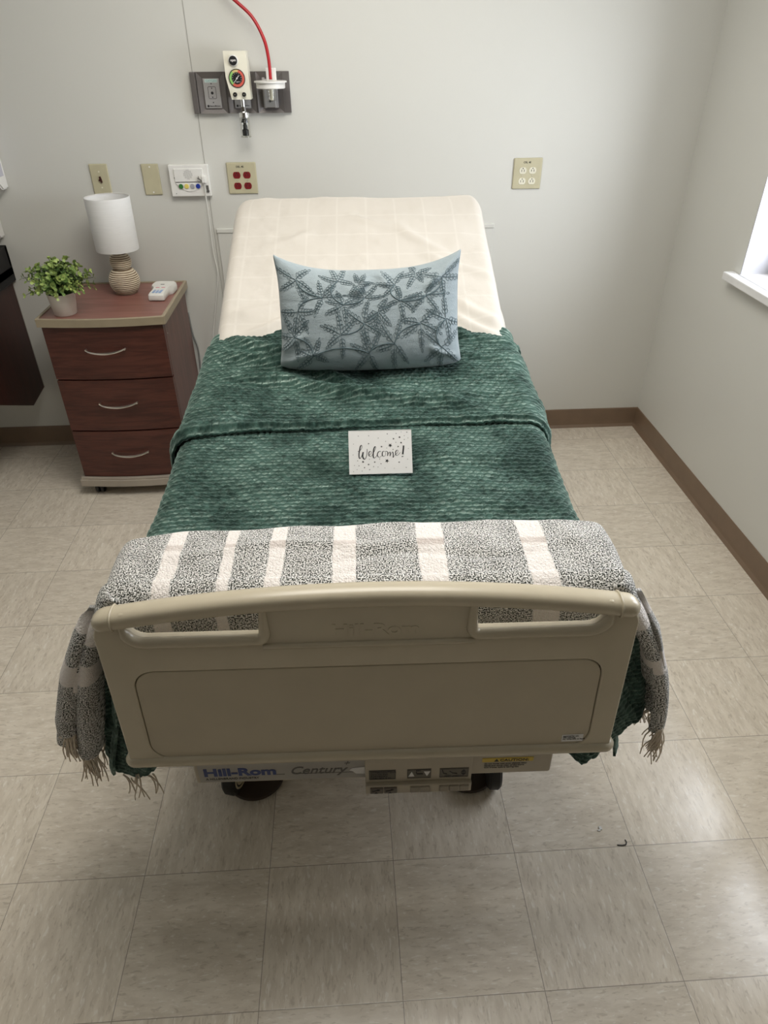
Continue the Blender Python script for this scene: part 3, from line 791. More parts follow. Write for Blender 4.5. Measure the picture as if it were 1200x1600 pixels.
# --- green plush blanket with brick-like tufts
def lump(a, b):
    b = b+.0012*np.sin(a*31+b*9)+.0010*np.sin(a*83); A = a/.0165; row = np.floor(b/.0134); A = A+.5*(row % 2)+.12*np.sin(b*21)+.18*vnoise(a*30, row*7.0, 3)
    fa = A-np.floor(A); fb_ = b/.0134-row
    q = 1-np.abs(2*fa-1)**3.0; r = 1-np.abs(2*fb_-1)**2.0
    rnd_ = vnoise(np.floor(A)*3.1, row*5.3, 6)
    lump.edge = np.exp(-((fb_-.90)/.11)**2)*np.clip(q*1.4, 0, 1)*(.25+1.1*vnoise(np.floor(A)*7.7, row*3.9, 2))+.5*np.exp(-((fb_-.12)/.08)**2)*q*rnd_
    return np.clip(q*r, 0, 1)*(.65+.5*rnd_)
def blanket():
    parts = []
    LFT, RGT = -.93, .93
    s = np.arange(LFT, RGT, .0034)
    def layer(ws, off, endfix=None, sl=(LFT, RGT), wr_amp=1.0, voff=0.0, hw=.470):
        s_ = s[(s >= sl[0]) & (s <= sl[1])]
        S, W_ = np.meshgrid(s_, ws)
        return S, W_
    def place(S, W_, off, vco, hwx, lenL, lenR, wrk, sidefl):
        # remap s beyond the edge so that drape length varies along w
        a = np.abs(S); base = .50; full = .93-.50
        ln = np.where(S < 0, lenL, lenR)
        Sd = np.where(a > base, np.sign(S)*(base+(a-base)*ln/full), S)
        u, dz, ex = cross(Sd, hwx, .045, sidefl)
        side = sstep(ex, 0, .05)
        rip = side*(.012*np.sin(W_*26+2*np.sign(S))+.010*np.sin(W_*47+1.0))*np.clip(ex/.25, 0, 1)
        L = lump(Sd, vco); E_ = lump.edge.copy()
        amp = .0052
        nx = np.where(a < hwx-.045, 0, np.sign(S)*np.sin(np.clip((np.abs(Sd)-(hwx-.045))/.045, 0, PI/2)))
        nz = np.sqrt(np.clip(1-nx**2, 0, 1))
        h = off+amp*L*(1-.8*sstep(W_, 1.19, 1.216))+wrk(Sd, W_)
        u = u+np.sign(S)*rip+nx*(h-.6*amp*L); z = prof(W_)-dz+nz*h
        return np.stack([u, W_, z], -1), np.stack([Sd, vco], -1), {'lump': L, 'edge_highlight': E_}
    # main layer
    ws = np.arange(.105, 1.235, .0031); S, W_ = np.meshgrid(s, ws)
    def wrk(S, W_):
        r = fbm(S*5, W_*6, 4, 1)*.022
        r += ridge(S, W_, (-.35, .52), (.15, .42), .03, .006)+ridge(S, W_, (.05, .62), (.45, .56), .03, .007)
        r += ridge(S, W_, (.15, .45), (.42, .36), .025, .006)
        return r
    foot = sstep(W_, .34, .12)
    fl = .05+.17*foot*np.where(S < 0, 1.0, .95)+np.where(S < 0, .06*np.exp(-((W_-.62)/.12)**2), .05*np.exp(-((W_-.66)/.12)**2))
    parts.append(place(S, W_, .008, W_, .472, .34+.13*foot, .34+.12*foot, wrk, fl))
    # turned-over layer on top
    ws = np.arange(.722, 1.218, .0031)
    ang = np.linspace(0, PI, 9)
    S, W_ = np.meshgrid(s, ws)
    hem = sstep(W_, .767, .722)       # rolled thick hem where the fold-over ends
    headf = sstep(W_, 1.16, 1.218)
    def wrk2(S, W_):
        r = fbm(S*5.5, W_*7, 4, 5)*.034
        r += ridge(S, W_, (-.44, 1.13), (.02, .93), .020, .026)+ridge(S, W_, (-.46, 1.02), (.25, .80), .022, .023)
        r += ridge(S, W_, (-.42, 1.20), (-.1, 1.03), .018, .021)+ridge(S, W_, (-.1, .93), (.35, .80), .020, .015)
        r += ridge(S, W_, (.22, 1.12), (.46, 1.02), .018, .010)+ridge(S, W_, (.05, .83), (.42, .88), .020, .008)+ridge(S, W_, (.26, 1.20), (.48, 1.14), .015, .010)
        r -= ridge(S, W_, (-.40, .96), (.20, .90), .02, .006)
        return r
    Wb = W_+(.016*np.sin(S*3.2+.6)-.020*sstep(np.abs(S), .28, .5)*(S < 0))*hem+(.010*np.sin(S*4+2)-.035*sstep(np.abs(S), .36, .5))*headf
    off = .022+.010*np.sin(np.clip(hem, 0, 1)*PI)-.004*np.clip(hem-.6, 0, 1)/.4*1.0-.008*sstep(W_, 1.05, 1.2)-.012*np.clip(headf-.5, 0, 1)*2
    fl = .05+np.where(S < 0, .09*np.exp(-((W_-.74)/.09)**2), .05*np.exp(-((W_-.74)/.10)**2))
    P = place(S, W_, off, W_+.007, .476, .30, .30, wrk2, fl); P[0][..., 1] = Wb; P[0][..., 2] += prof(Wb)-prof(W_)
    parts.append(P)
    # corner folds hanging outside the footboard ends
    for sg in (-1, 1):
        tt = np.linspace(0, 1, 62); dd = np.linspace(0, 1, 160)
        T_, D = np.meshgrid(tt, dd)
        if sg < 0: zb = np.interp(T_, [0, .3, .6, .85, 1], [.42, .355, .298, .292, .345])
        else: zb = np.interp(T_, [0, .25, .5, .75, 1], [.37, .328, .372, .395, .435])
        zb = zb+.0015*np.sin(T_*40)
        z = .81+(zb-.81)*D
        uo = np.interp(z, [.29, .41, .48, .60, .70, .81], [.612, .604, .590, .556, .532, .480]) if sg < 0 else np.interp(z, [.33, .44, .52, .60, .70, .81], [.600, .612, .598, .578, .545, .485])
        U = .43+(uo-.43)*T_
        wv = .112-.024*np.sin(T_*PI*1.7)*sstep(D, .05, .5)-.012*T_+.02*sstep(T_, .9, 1)
        wv = wv+ridge(U, z, (.46, .60), (.60, .42), .012, -.012)+ridge(U, z, (.50, .72), (.56, .50), .010, .010)
        L = lump(U, z)
        V = np.stack([sg*U, np.maximum(wv, .058)-.004*L+.012*fbm(U*14, z*6, 3, 4), z], -1)
        parts.append((V, np.stack([sg*U, z], -1), {'lump': L, 'edge_highlight': lump.edge.copy()}))
    me = join_grids('blanket', parts)
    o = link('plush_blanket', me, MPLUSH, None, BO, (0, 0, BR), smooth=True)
    md = o.modifiers.new('thick', 'SOLIDIFY'); md.thickness = .006; md.offset = -1
    tag(o, 'dark green tufted plush blanket folded over at the top, covering the bed', 'blanket')
blanket()

# --- plaid knitted throw over the foot of the bed
def throw_():
    parts = []
    HW, RR = .497, .034
    def headline(S): return .292+.014*np.cos(S*3.0-.6)-.018*sstep(np.abs(S), .36, .52)+.0035*np.sin(S*31)
    def height(S, W_, T):
        h = .040+.010*fbm(S*9, W_*9, 3, 9)+.008*np.sin(T*PI)+ridge(S, W_, (-.45, .20), (.2, .23), .012, .006)-ridge(S, W_, (-.2, .17), (.45, .19), .012, .005)
        return h-.024*np.clip((T-.93)/.07, 0, 1)**2
    def shape(S, W_, T):
        u, dz, ex = cross(S, HW, RR, 0.0); sg = np.sign(S); left = S < 0
        near = .30+.70*sstep(W_, .36, .10)
        uo = np.where(left, .60*ex-.42*ex**2, .62*ex-.66*ex**2)*near
        sl = np.where(left, .60-.84*ex, .62-1.32*ex)*near
        zd = ex*(1-.13*near)
        rip = sstep(ex, .02, .15)*(.010*np.sin(W_*55+sg)+.006*np.sin(W_*31))*sstep(W_, .10, .17)
        side = sstep(ex, 0, .10)
        z = prof(W_)-np.minimum(dz, RR)-zd+height(S, W_, T)*(1-.08*side)
        return np.stack([u+sg*(uo+rip), W_+0*S, z], -1)
    s = np.concatenate([np.arange(-.935, -.42, .006), np.arange(-.42, .42, .008), np.arange(.42, .965, .006)])
    FR = .045; W0 = .078+FR
    S, T = np.meshgrid(s, np.linspace(0, 1, 40)); W_ = W0+(headline(S)-W0)*T
    main = shape(S, W_, T); parts.append((main, np.stack([S, W_], -1), None))
    # rounded roll over the foot end and fall behind the footboard, seen through the hand holes
    s2 = np.linspace(-.52, .52, 170); ph = np.linspace(0, 1, 60); S, P_ = np.meshgrid(s2, ph)
    arcl = FR*PI/2; ln = P_*(arcl+.24); th = np.clip(ln/FR, 0, PI/2); dn = np.clip(ln-arcl, 0, None)
    base = shape(S, W0+0*S, 0*S)
    V = np.stack([base[..., 0], W0-FR*np.sin(th)-.004*np.sin(S*24)*np.clip(dn/.1, 0, 1)+.10*dn**2, base[..., 2]-FR*(1-np.cos(th))-dn], -1)
    parts.append((V, np.stack([S, W0-ln], -1), None))
    # side hems brought forward to the footboard
    for sg in (-1, 1):
        s3 = s[(s < -.47)] if sg < 0 else s[(s > .47)]
        S, P_ = np.meshgrid(s3, np.linspace(0, 1, 14)); b = shape(S, W0+0*S, 0*S)
        b[..., 1] = W0-.036*np.sin(P_*PI*.72); b[..., 0] += -sg*.016*(1-np.cos(P_*PI*.72))
        parts.append((b, np.stack([S, W0-.062*P_], -1), None))
    # inner folds of cloth between the outer hem and the footboard
    lobes = []
    for sg in (-1, 1):
        q = np.linspace(0, 1, 46); d = np.linspace(0, 1, 96); Q, D = np.meshgrid(q, d)
        if sg < 0:
            zb = np.interp(Q, [0, .40, .5, 1], [.49, .485, .42, .405]); z = .822+(zb-.822)*D
            uo = np.interp(z, [.40, .515, .648, .751, .845], [.672, .655, .609, .558, .504]); ui = np.interp(z, [.40, .476, .65, .737, .845], [.600, .582, .545, .523, .478])
        else:
            zb = np.interp(Q, [0, .40, .55, 1], [.44, .44, .60, .575]); z = .818+(zb-.818)*D
            uo = np.interp(z, [.43, .493, .631, .731, .839], [.637, .633, .607, .573, .508]); ui = np.interp(z, [.43, .52, .60, .70, .839], [.596, .590, .566, .540, .480])
        U = uo+(ui-uo)*Q
        grow = sstep(D, 0, .3)
        Wv = .108-.026*grow*np.abs(np.sin(Q*2*PI))**.7+.010*grow*np.exp(-((Q-.47)/.06)**2)+.022*sstep(Q, .93, 1)
        Wv = np.maximum(Wv+.004*fbm(U*30, z*12, 2, 3), .062)
        parts.append((np.stack([sg*U, Wv, z], -1), np.stack([sg*(.515+(.845-z)*1.12), .05+.14*Q], -1), None)); lobes.append(parts[-1][0])
    me = join_grids('plaid_throw', parts)
    o = link('plaid_throw', me, MTHROW, None, BO, (0, 0, BR), smooth=True)
    md = o.modifiers.new('thick', 'SOLIDIFY'); md.thickness = .009; md.offset = -1
    tag(o, 'grey marled throw with cream plaid stripes and fringe, laid across the foot of the bed', 'throw blanket')
    # fringe strands
    fm = MB(); fm.smooth = True
    rnd = random.Random(3)
    def strand(x, y, z, ln, sx, sy):
        n = 6; pts = []; ph = rnd.uniform(0, 6)
        for k in range(n):
            t = k/(n-1); pts.append((x+sx*t*ln+.006*math.sin(ph+t*4), y+sy*t*ln+.005*math.cos(ph+t*5), z-ln*t))
        fm.tube(pts, [.0022-.0010*k/(n-1) for k in range(n)], 5)
    for sg in (-1, 1):
        row = main[:, 0 if sg < 0 else -1]
        for k in range(50):
            t = rnd.random(); p_ = row[int(t*(len(row)-1))]
            strand(p_[0]-sg*.004, p_[1], p_[2]+.006, rnd.uniform(.045, .085), sg*rnd.uniform(-.25, .2), rnd.uniform(-.2, .2))
        V = lobes[0 if sg < 0 else 1][-1]; V = V if sg < 0 else V[:18]
        for k in range(64 if sg < 0 else 34):
            p_ = V[rnd.randrange(len(V))]
            strand(p_[0], p_[1]-.002, p_[2]+.006, rnd.uniform(.05, .10), sg*rnd.uniform(-.15, .22)*(1 if k % 2 else -1), rnd.uniform(-.2, .1))
    for k in range(9): strand(-.555+rnd.uniform(-.01, .065), .092, .325, rnd.uniform(.05, .09), rnd.uniform(-.3, .4), -.05)
    fo = fm.build('fringe', MFRINGE, o, fix=False); fo['kind'] = 'stuff'; fo['label'] = 'cream knotted fringe'
throw_()

# --- decorative pillow
PU, PWD = .272, .160   # half width, half height
PIL_LOC = None
def pillow():
    def outline(x, y):
        # x, y in -1..1 -> concave-sided rectangle with pointed ears
        ex = 1-.082*(1-np.abs(y)**4.0)-.050*np.abs(x)**8*np.abs(y)**8
        ey = 1-np.where(y > 0, .36*(1-np.abs(x)**3.0), -.07*(1-np.abs(x)**2.5))-.065*np.abs(x)**8*np.abs(y)**8
        return x*PU*ex, y*PWD*ey
    n, m = 130, 90
    x = np.linspace(-1, 1, n); y = np.linspace(-1, 1, m); X, Y = np.meshgrid(x, y)
    px, pz = outline(X, Y)
    def bulge(X, Y):
        e = np.clip(1-np.abs(X)**3.6, 0, 1)**.5*np.clip(1-np.abs(Y)**3.0, 0, 1)**.5
        return .078*e*(1+.35*(-Y))
    th = bulge(X, Y)
    wr_ = .007*fbm(X*3, Y*3, 4, 2)+ridge(X, Y, (.0, .9), (-.15, .3), .06, .010)+ridge(X, Y, (.12, .95), (.2, .5), .05, .008)
    wr_ += ridge(X, Y, (-.98, -.9), (-.5, -.62), .05, .008)+ridge(X, Y, (.98, -.9), (.6, -.6), .05, .008)+ridge(X, Y, (-1, -.7), (-.7, -.35), .05, .006)+ridge(X, Y, (.95, .9), (.6, .4), .06, .006)
    edge = np.clip(th/.03, 0, 1)
    front = np.stack([px, -(th+wr_*edge), pz], -1); back = np.stack([px, th*.9, pz], -1)
    me = join_grids('pillow', [(front, np.stack([X, Y], -1), None), (back[:, ::-1], np.stack([X, Y], -1), None)])
    bm = bmesh.new(); bm.from_mesh(me); bmesh.ops.remove_doubles(bm, verts=bm.verts[:], dist=2e-4); bmesh.ops.recalc_face_normals(bm, faces=bm.faces[:]); bm.to_mesh(me); bm.free()
    o = link('pillow', me, MPIL, None, smooth=True)
    tag(o, 'dusty blue lumbar pillow with leaf embroidery, standing on the blanket', 'pillow')
    # sampled surface for stitching
    def surf(a, b, lift=.0012):
        a = min(.985, max(-.985, a)); b = min(.97, max(-.97, b))
        i = (b+1)/2*(m-1); j = (a+1)/2*(n-1); i0 = int(min(i, m-2)); j0 = int(min(j, n-2)); fi = i-i0; fj = j-j0
        p_ = (front[i0, j0]*(1-fj)+front[i0, j0+1]*fj)*(1-fi)+(front[i0+1, j0]*(1-fj)+front[i0+1, j0+1]*fj)*fi
        return (p_[0], p_[1]-lift, p_[2])
    SX, SY = 1/PU, 1/(PWD*.92)
    eb = MB(); eb.smooth = True; el = MB(); el.smooth = True
    rnd = random.Random(11)
    def leaf(cx, cy, ang, L, wd):
        pts = []
        for k in range(9):
            t = 2*PI*k/9; dx = L*.5*(1+math.cos(t)); dy = wd*math.sin(t)*(1 if math.cos(t) < .2 else .7)
            x_ = dx*math.cos(ang)-dy*math.sin(ang); y_ = dx*math.sin(ang)+dy*math.cos(ang)
            pts.append(surf((cx+x_)*SX, (cy+y_)*SY, .0008))
        eb.tube(pts, .00058, 4, closed=True)
    def frond(cx, cy, ang, L):
        nn = max(4, int(L/.0105)); bend = rnd.uniform(-.35, .35); x_, y_ = cx, cy; pts = []
        for k in range(nn+1):
            pts.append(surf(x_*SX, y_*SY)); a = ang+bend*k/nn
            if k > 0:
                for sd in (-1, 1): leaf(x_, y_, a+sd*.70, .0145*(1-.35*k/nn), .0038)
            x_ += L/nn*math.cos(a); y_ += L/nn*math.sin(a)
        leaf(x_-.002*math.cos(a), y_-.002*math.sin(a), a, .011, .0026)
        eb.tube(pts, .0008, 4)
    # sprays read off the photograph (position on the front, -1..1)
    sprays = [(-.78, .62, 1), (-.50, .30, 1), (-.78, -.02, .95), (-.33, .70, .9), (-.28, .12, .9), (-.05, .28, 1), (-.32, -.38, .95), (-.06, -.22, 1),
              (.28, .58, .9), (.34, .18, .95), (.62, .26, 1), (.80, .58, 1), (.55, -.25, 1), (.26, -.55, .95), (-.02, -.68, .9), (-.62, -.72, .8), (-.84, -.42, .9),
              (.84, -.20, .9), (.78, -.66, 1), (.10, -.05, .7), (.50, .80, .7), (-.10, .62, .6)]
    for (a, b, sc) in sprays:
        cx, cy = a/SX, b/SY; a0 = rnd.uniform(0, 6.28); k = 5
        for q in range(k): frond(cx+.002*math.cos(a0+q*2*PI/k), cy+.002*math.sin(a0+q*2*PI/k), a0+q*2*PI/6.0+rnd.uniform(-.2, .2), sc*rnd.uniform(.036, .052))
    # linking stems
    for i in range(0, len(sprays)-1):
        a, b, _ = sprays[i]; c, d, _ = sprays[i+1]
        if math.hypot(a-c, b-d) > .62: continue
        mx, my = (a+c)/2+(d-b)*.35, (b+d)/2+(a-c)*.35
        pts = [surf(*( (1-t)**2*np.array((a, b))+2*t*(1-t)*np.array((mx, my))+t*t*np.array((c, d)) )) for t in np.linspace(0, 1, 14)]
        el.tube(pts, .0014, 5)
    e1 = eb.build('embroidery', MEMB, o, fix=False); e1['label'] = 'dark slate leaf embroidery'
    e2 = el.build('embroidered_stems', MEMB, o, fix=False)
    # corner turned dark at the top right
    return o
pil = pillow()
lean = math.radians(17)
pm = Matrix.Translation((BO[0], BO[1], 0)) @ Matrix.Rotation(BR, 4, 'Z') @ Matrix.Translation((.022, 1.055, 1.065)) @ Matrix.Rotation(-math.radians(.8), 4, 'Y') @ Matrix.Rotation(-lean, 4, 'X')
pil.matrix_world = pm

# --- folded welcome card
def card():
    wd, ht = .148, .102
    t = empty('welcome_card', (0, 0, 0)); tag(t, 'white folded greeting card reading Welcome! in black script with stars, on the green blanket', 'card')
    # local: x right, y up the face, z out of the face
    MB().box((-wd/2, 0, -.0008), (wd/2, ht, 0)).build('front_leaf', MPAPER, t)
    MB().box((-wd/2, -.002, -.0018), (wd/2, ht, -.0010)).build('rear_leaf', MPAPER, t)
    def P(px, py): return ((px-600)/1115*wd, (822-py)/735*ht)
    strokes = [
        [(200, 432), (225, 428), (262, 395), (280, 345), (268, 328), (248, 350), (236, 400), (222, 470), (222, 530), (238, 555), (262, 520), (285, 470), (296, 445)],
        [(296, 445), (285, 500), (292, 545), (320, 568), (345, 535), (362, 470), (368, 395)],
        [(395, 500), (430, 480), (438, 445), (415, 435), (395, 465), (398, 510), (425, 522), (455, 500), (480, 460)],
        [(480, 460), (510, 400), (520, 365), (505, 358), (485, 400), (472, 480), (472, 530), (490, 552), (520, 530), (545, 490)],
        [(610, 452), (595, 437), (565, 450), (545, 490), (555, 530), (590, 538), (625, 510), (640, 480)],
        [(680, 445), (650, 440), (630, 480), (640, 520), (670, 525), (690, 490), (685, 450), (700, 440), (730, 455)],
        [(730, 455), (728, 500), (720, 520), (745, 475), (768, 455), (772, 500), (765, 525), (790, 480), (815, 455), (825, 500), (822, 550), (845, 520), (868, 490)],
        [(868, 490), (900, 475), (912, 435), (890, 425), (868, 460), (870, 505), (895, 515), (930, 490), (950, 465)],
        [(1012, 350), (1008, 400), (995, 480), (990, 500)], [(986, 530), (988, 540)]]
    heavy = {0: .0009, 1: .0011, 3: .0009, 8: .0012, 9: .0014}
    ik = MB(); ik.smooth = True
    for i, st_ in enumerate(strokes):
        pts = [(*P(x, y), .0002) for x, y in st_]
        sp_ = spline_pts(pts, 6) if len(pts) > 2 else [Vector(q) for q in pts]
        base = heavy.get(i, .0007)*1.3; n = len(sp_); rr = []
        for k in range(n):
            d = sp_[min(k+1, n-1)]-sp_[max(k-1, 0)]
            dn = max(0.0, -d.y/(d.length+1e-9)); rr.append(base*(.45+.75*dn))
        k0 = len(ik.v); ik.tube(sp_, rr, 6)
        for q in range(k0, len(ik.v)): x, y, z = ik.v[q]; ik.v[q] = (x, y, .0002+(z-.0002)*.25)
    ik.build('lettering', MINK, t, fix=False)
    sm = MB()
    big = [(775, 342, 40), (712, 605, 40), (288, 612, 24), (945, 205, 22), (838, 230, 20), (622, 360, 19), (970, 300, 21), (915, 365, 18), (385, 660, 19), (495, 620, 17), (312, 712, 15), (925, 632, 16), (395, 303, 15),
           (217, 170, 11), (400, 168, 10), (568, 212, 11), (730, 143, 13), (888, 140, 11), (978, 116, 8), (1078, 122, 13), (1030, 180, 9), (1095, 222, 9), (1030, 247, 10), (697, 272, 10), (878, 292, 10), (713, 386, 9), (823, 412, 12),
           (130, 305, 8), (117, 490, 9), (402, 570, 10), (582, 570, 10), (195, 592, 11), (135, 670, 9), (215, 678, 12), (472, 698, 11), (603, 652, 12), (550, 706, 9), (402, 747, 12), (180, 742, 9), (267, 768, 9), (118, 775, 8), (672, 726, 8), (835, 737, 8), (1047, 726, 11), (1075, 584, 9), (1095, 402, 8)]
    for x, y, r in big:
        cx, cy = P(x, y); R = r*wd/1115; a0 = (x*7 % 10)*.12
        pts = [(cx+(R if k % 2 == 0 else R*.42)*math.sin(a0+k*PI/5), cy+(R if k % 2 == 0 else R*.42)*math.cos(a0+k*PI/5)) for k in range(10)]
        sm.prism(pts, .0, .0003)
    sm.build('stars', MINK, t)
    return t
cd = card()
cdm = Matrix.Translation((BO[0], BO[1], 0)) @ Matrix.Rotation(BR, 4, 'Z') @ Matrix.Translation((.037, .507, .851)) @ Matrix.Rotation(math.radians(.4), 4, 'Z') @ Matrix.Rotation(math.radians(50), 4, 'X')
cd.matrix_world = cdm
# rear leaf opened as an easel: rotate it about the top fold
for ch in cd.children:
    if ch.name.startswith('rear_leaf'):
        ch.matrix_local = Matrix.Translation((0, .102, -.0004)) @ Matrix.Rotation(math.radians(82), 4, 'X') @ Matrix.Translation((0, -.102, 0))

# ================================================================== NIGHTSTAND
NX0, NX1, NYF, NYB = -1.256, -.786, 2.085, 2.548
ns = empty('nightstand', ((NX0+NX1)/2, (NYF+NYB)/2, 0)); tag(ns, 'dark cherry three-drawer nightstand on castors, left of the bed', 'nightstand')
def nb(name, mb, mat, parent=ns, smooth=None):   # world coordinates -> nightstand local
    c = Vector(ns.location)
    mb.v = [(x-c.x, y-c.y, z-c.z) for x, y, z in mb.v]
    return mb.build(name, mat, parent, smooth=smooth)
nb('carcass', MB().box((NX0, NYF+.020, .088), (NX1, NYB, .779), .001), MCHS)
def bow(x): t = (x-(NX0+NX1)/2)/((NX1-NX0)/2); return .018*(1-t*t)
def outline_top(g_, back=0.0):
    pts = [(NX1+g_, NYB+back)]; pts += [(NX0-g_, NYB+back)]
    n = 14; xs_ = np.linspace(NX0-g_+.004, NX1+g_-.004, n)
    pts += [(NX0-g_, NYF-g_+.008)]; pts += [(float(x), NYF-g_-bow(min(max(x, NX0), NX1))) for x in xs_]; pts += [(NX1+g_, NYF-g_+.008)]
    return pts
op = outline_top(.014, .016)
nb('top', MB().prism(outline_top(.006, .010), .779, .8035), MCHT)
ed = MB()
inn = outline_top(.002, .004)
n_ = len(op); rings = [[(x, y, .776) for x, y in op], [(x, y, .806) for x, y in op], [(x+(x2-x)*.25, y+(y2-y)*.25, .8085) for (x, y), (x2, y2) in zip(op, inn)], [(x2, y2, .8075) for x2, y2 in inn], [(x2, y2, .8) for x2, y2 in inn]]
vs = [p_ for r_ in rings for p_ in r_]; fs = [[i*n_+k, i*n_+(k+1) % n_, (i+1)*n_+(k+1) % n_, (i+1)*n_+k] for i in range(4) for k in range(n_)]
ed.add(vs, fs); nb('edge_band', ed, MTAUPE)
zs = [(.553, .774, .682), (.320, .549, .449), (.092, .316, .216)]
for a, b, hz in zs:
    pts = [(NX0+.001, NYF+.02)]+[(float(x), NYF-bow(float(x))*.85) for x in np.linspace(NX0+.001, NX1-.001, 14)]+[(NX1-.001, NYF+.02)]
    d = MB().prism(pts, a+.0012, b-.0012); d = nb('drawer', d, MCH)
    hx = (NX0+NX1)/2-.003; hp = []
    for k in range(13):
        t = -1+2*k/12; hp.append((hx+.078*t, NYF-bow(hx)*.85-.006-.021*(1-t*t)**.6, hz-.010*(1-t*t)+.002*t))
    h = MB(); h.smooth = True
    h.tube(hp, [.0032+.0018*(1-abs(-1+2*k/12)) for k in range(13)], 8)
    for sx in (-1, 1): h.cyl((hx+sx*.076, NYF-bow(hx)*.85-.012, hz), .0035, .014, 'y', 10)
    nb('handle', h, MNICKEL, d, smooth='auto')
bs_ = MB().prism([(x, y) for x, y in outline_top(.020, .006)], .052, .082).prism([(x, y) for x, y in outline_top(.013, .004)], .082, .090)
nb('base_tray', bs_, MGREYP)
for x, y in ((NX0+.05, NYF+.02), (NX1-.05, NYF+.02), (NX0+.05, NYB-.05), (NX1-.05, NYB-.05)):
    c = MB(); c.cyl((x-.018, y, .026), .026, .014, 'x', 20, .003).cyl((x+.004, y, .026), .026, .014, 'x', 20, .003).box((x-.016, y-.014, .03), (x+.016, y+.02, .056), .003)
    nb('castor', c, MBLACK)
nb('screw', MB().cyl((NX1-.001, NYF+.045, .720), .0022, .002, 'x', 8), MNICKEL)
nb('pull_slot', MB().box((NX0+.03, NYF+.018, .082), (NX1-.03, NYF+.02, .092)), plain('red_brown_lip', (0.12, .015, .012), .4))

TZ = .8037
# ---- table lamp
lamp = empty('table_lamp', (-.998, 2.412, TZ)); tag(lamp, 'small table lamp with white drum shade on stacked ribbed ball base, on the nightstand', 'lamp')
pr = [(.034, 0), (.045, .003)]
def ball(cz, r, z0, z1, nr):
    out = []; n = nr*6
    for k in range(n+1):
        z = z0+(z1-z0)*k/n; q = max(0, r*r-(z-cz)**2)
        out.append((math.sqrt(q)+.0018*math.sin(2*PI*z/.0078), z))
    return out
pr += ball(.052, .0615, .008, .098, 14)+ball(.130, .0425, .100, .166, 12)+[(.012, .168), (.010, .19)]
MB().lathe(pr, n=40).build('base', MLB, lamp, smooth=True)
sh = MB(); r0, r1, a, b = .0850, .0870, .178, .380
sh.lathe([(r0, a), (r0+.0006, a+.004), (r1+.0006, b-.004), (r1, b), (r1-.0018, b), (r0-.0018, a), (r0, a)], n=56, cap=False)
sh.build('lamp_shade', MSHADE, lamp, smooth='auto')
fit_ = MB(); fit_.cyl((0, 0, .188), .012, .05, n=16); fit_.sphere((0, 0, .275), .026, (1, 1, 1.3), 10); fit_.build('bulb', plain('frosted_bulb', (.8, .8, .78), .3), lamp, smooth=True)
sp = MB()
for k in range(3): sp.tube([(0, 0, .228), (r0*.97*math.cos(k*2.094), r0*.97*math.sin(k*2.094), .240)], .0012, 5)
sp.build('spider', MNICKEL, lamp); sp = MB()
sp.tube([(r1*.985*math.cos(t), r1*.985*math.sin(t), b-.002) for t in np.linspace(0, 2*PI, 40, endpoint=False)], .0014, 5, closed=True)
sp.build('shade_ring', MNICKEL, lamp)
# ---- potted plant
pl = empty('potted_plant', (-1.172, 2.148, TZ)); tag(pl, 'small bushy green artificial plant in a white pot on the nightstand', 'plant')
MB().lathe([(.0405, 0), (.043, .003), (.053, .081), (.0535, .084), (.0505, .084), (.049, .070), (.004, .070)], n=40).build('pot', MPOT, pl, smooth='auto')
MB().lathe([(.001, .079), (.02, .078), (.0485, .072)], n=24, cap=False).build('moss', MSOIL, pl, smooth=True)
rnd = random.Random(5); stm = MB(); lv = []; lf = []; tn = []
for k in range(175):
    th = rnd.uniform(0, 2*PI); ph = math.acos(rnd.uniform(-.12, 1.0)); L = rnd.uniform(.070, .108)*(1.0+.14*math.sin(ph)**2)
    d = Vector((math.sin(ph)*math.cos(th), math.sin(ph)*math.sin(th), math.cos(ph)*.92+.06))
    p0 = Vector((rnd.uniform(-.02, .02), rnd.uniform(-.02, .02), .082)); pts = []
    for q in range(6):
        t = q/5; pts.append(p0+d*L*t+Vector((0, 0, .028*math.sin(t*2.2)))+Vector((rnd.uniform(-.002, .002),)*3))
    stm.tube(pts, .0009, 4)
    tone = rnd.random()
    for q in range(1, 6):
        c = pts[q]; t = q/5
        for m_ in range(3 if q < 5 else 4):
            a = rnd.uniform(0, 2*PI); side = d.cross(Vector((math.cos(a), math.sin(a), .3))).normalized()
            dirv = (side*(.95 if q < 5 else .6)+d*.5).normalized(); nrm = dirv.cross(d).normalized().cross(dirv).normalized()
            if nrm.z < 0: nrm = -nrm
            Lf = rnd.uniform(.011, .016)*(1.0+.1*t); wf = Lf*.42; sd = dirv.cross(nrm).normalized(); b0 = len(lv)
            for (f1, f2, f3) in ((0, 0, 0), (.35, .85, .10), (.7, .9, .14), (1.0, 0, .05), (.7, -.9, .14), (.35, -.85, .10), (.5, 0, 0)):
                lv.append(tuple(c+dirv*Lf*f1+sd*wf*f2+nrm*Lf*f3))
            lf += [[b0, b0+1, b0+6], [b0+1, b0+2, b0+6], [b0+2, b0+3, b0+6], [b0+3, b0+4, b0+6], [b0+4, b0+5, b0+6], [b0+5, b0, b0+6]]
            tt = min(1, max(0, t*.75-.15+tone*.35+rnd.uniform(-.12, .12))); tn += [tt]*7
stm.build('stems', MSTEM, pl)
me = bpy.data.meshes.new('foliage'); me.from_pydata(lv, [], lf); at = me.attributes.new('tone', 'FLOAT', 'POINT'); at.data.foreach_set('value', tn)
link('foliage', me, MLEAF, pl, smooth=True)
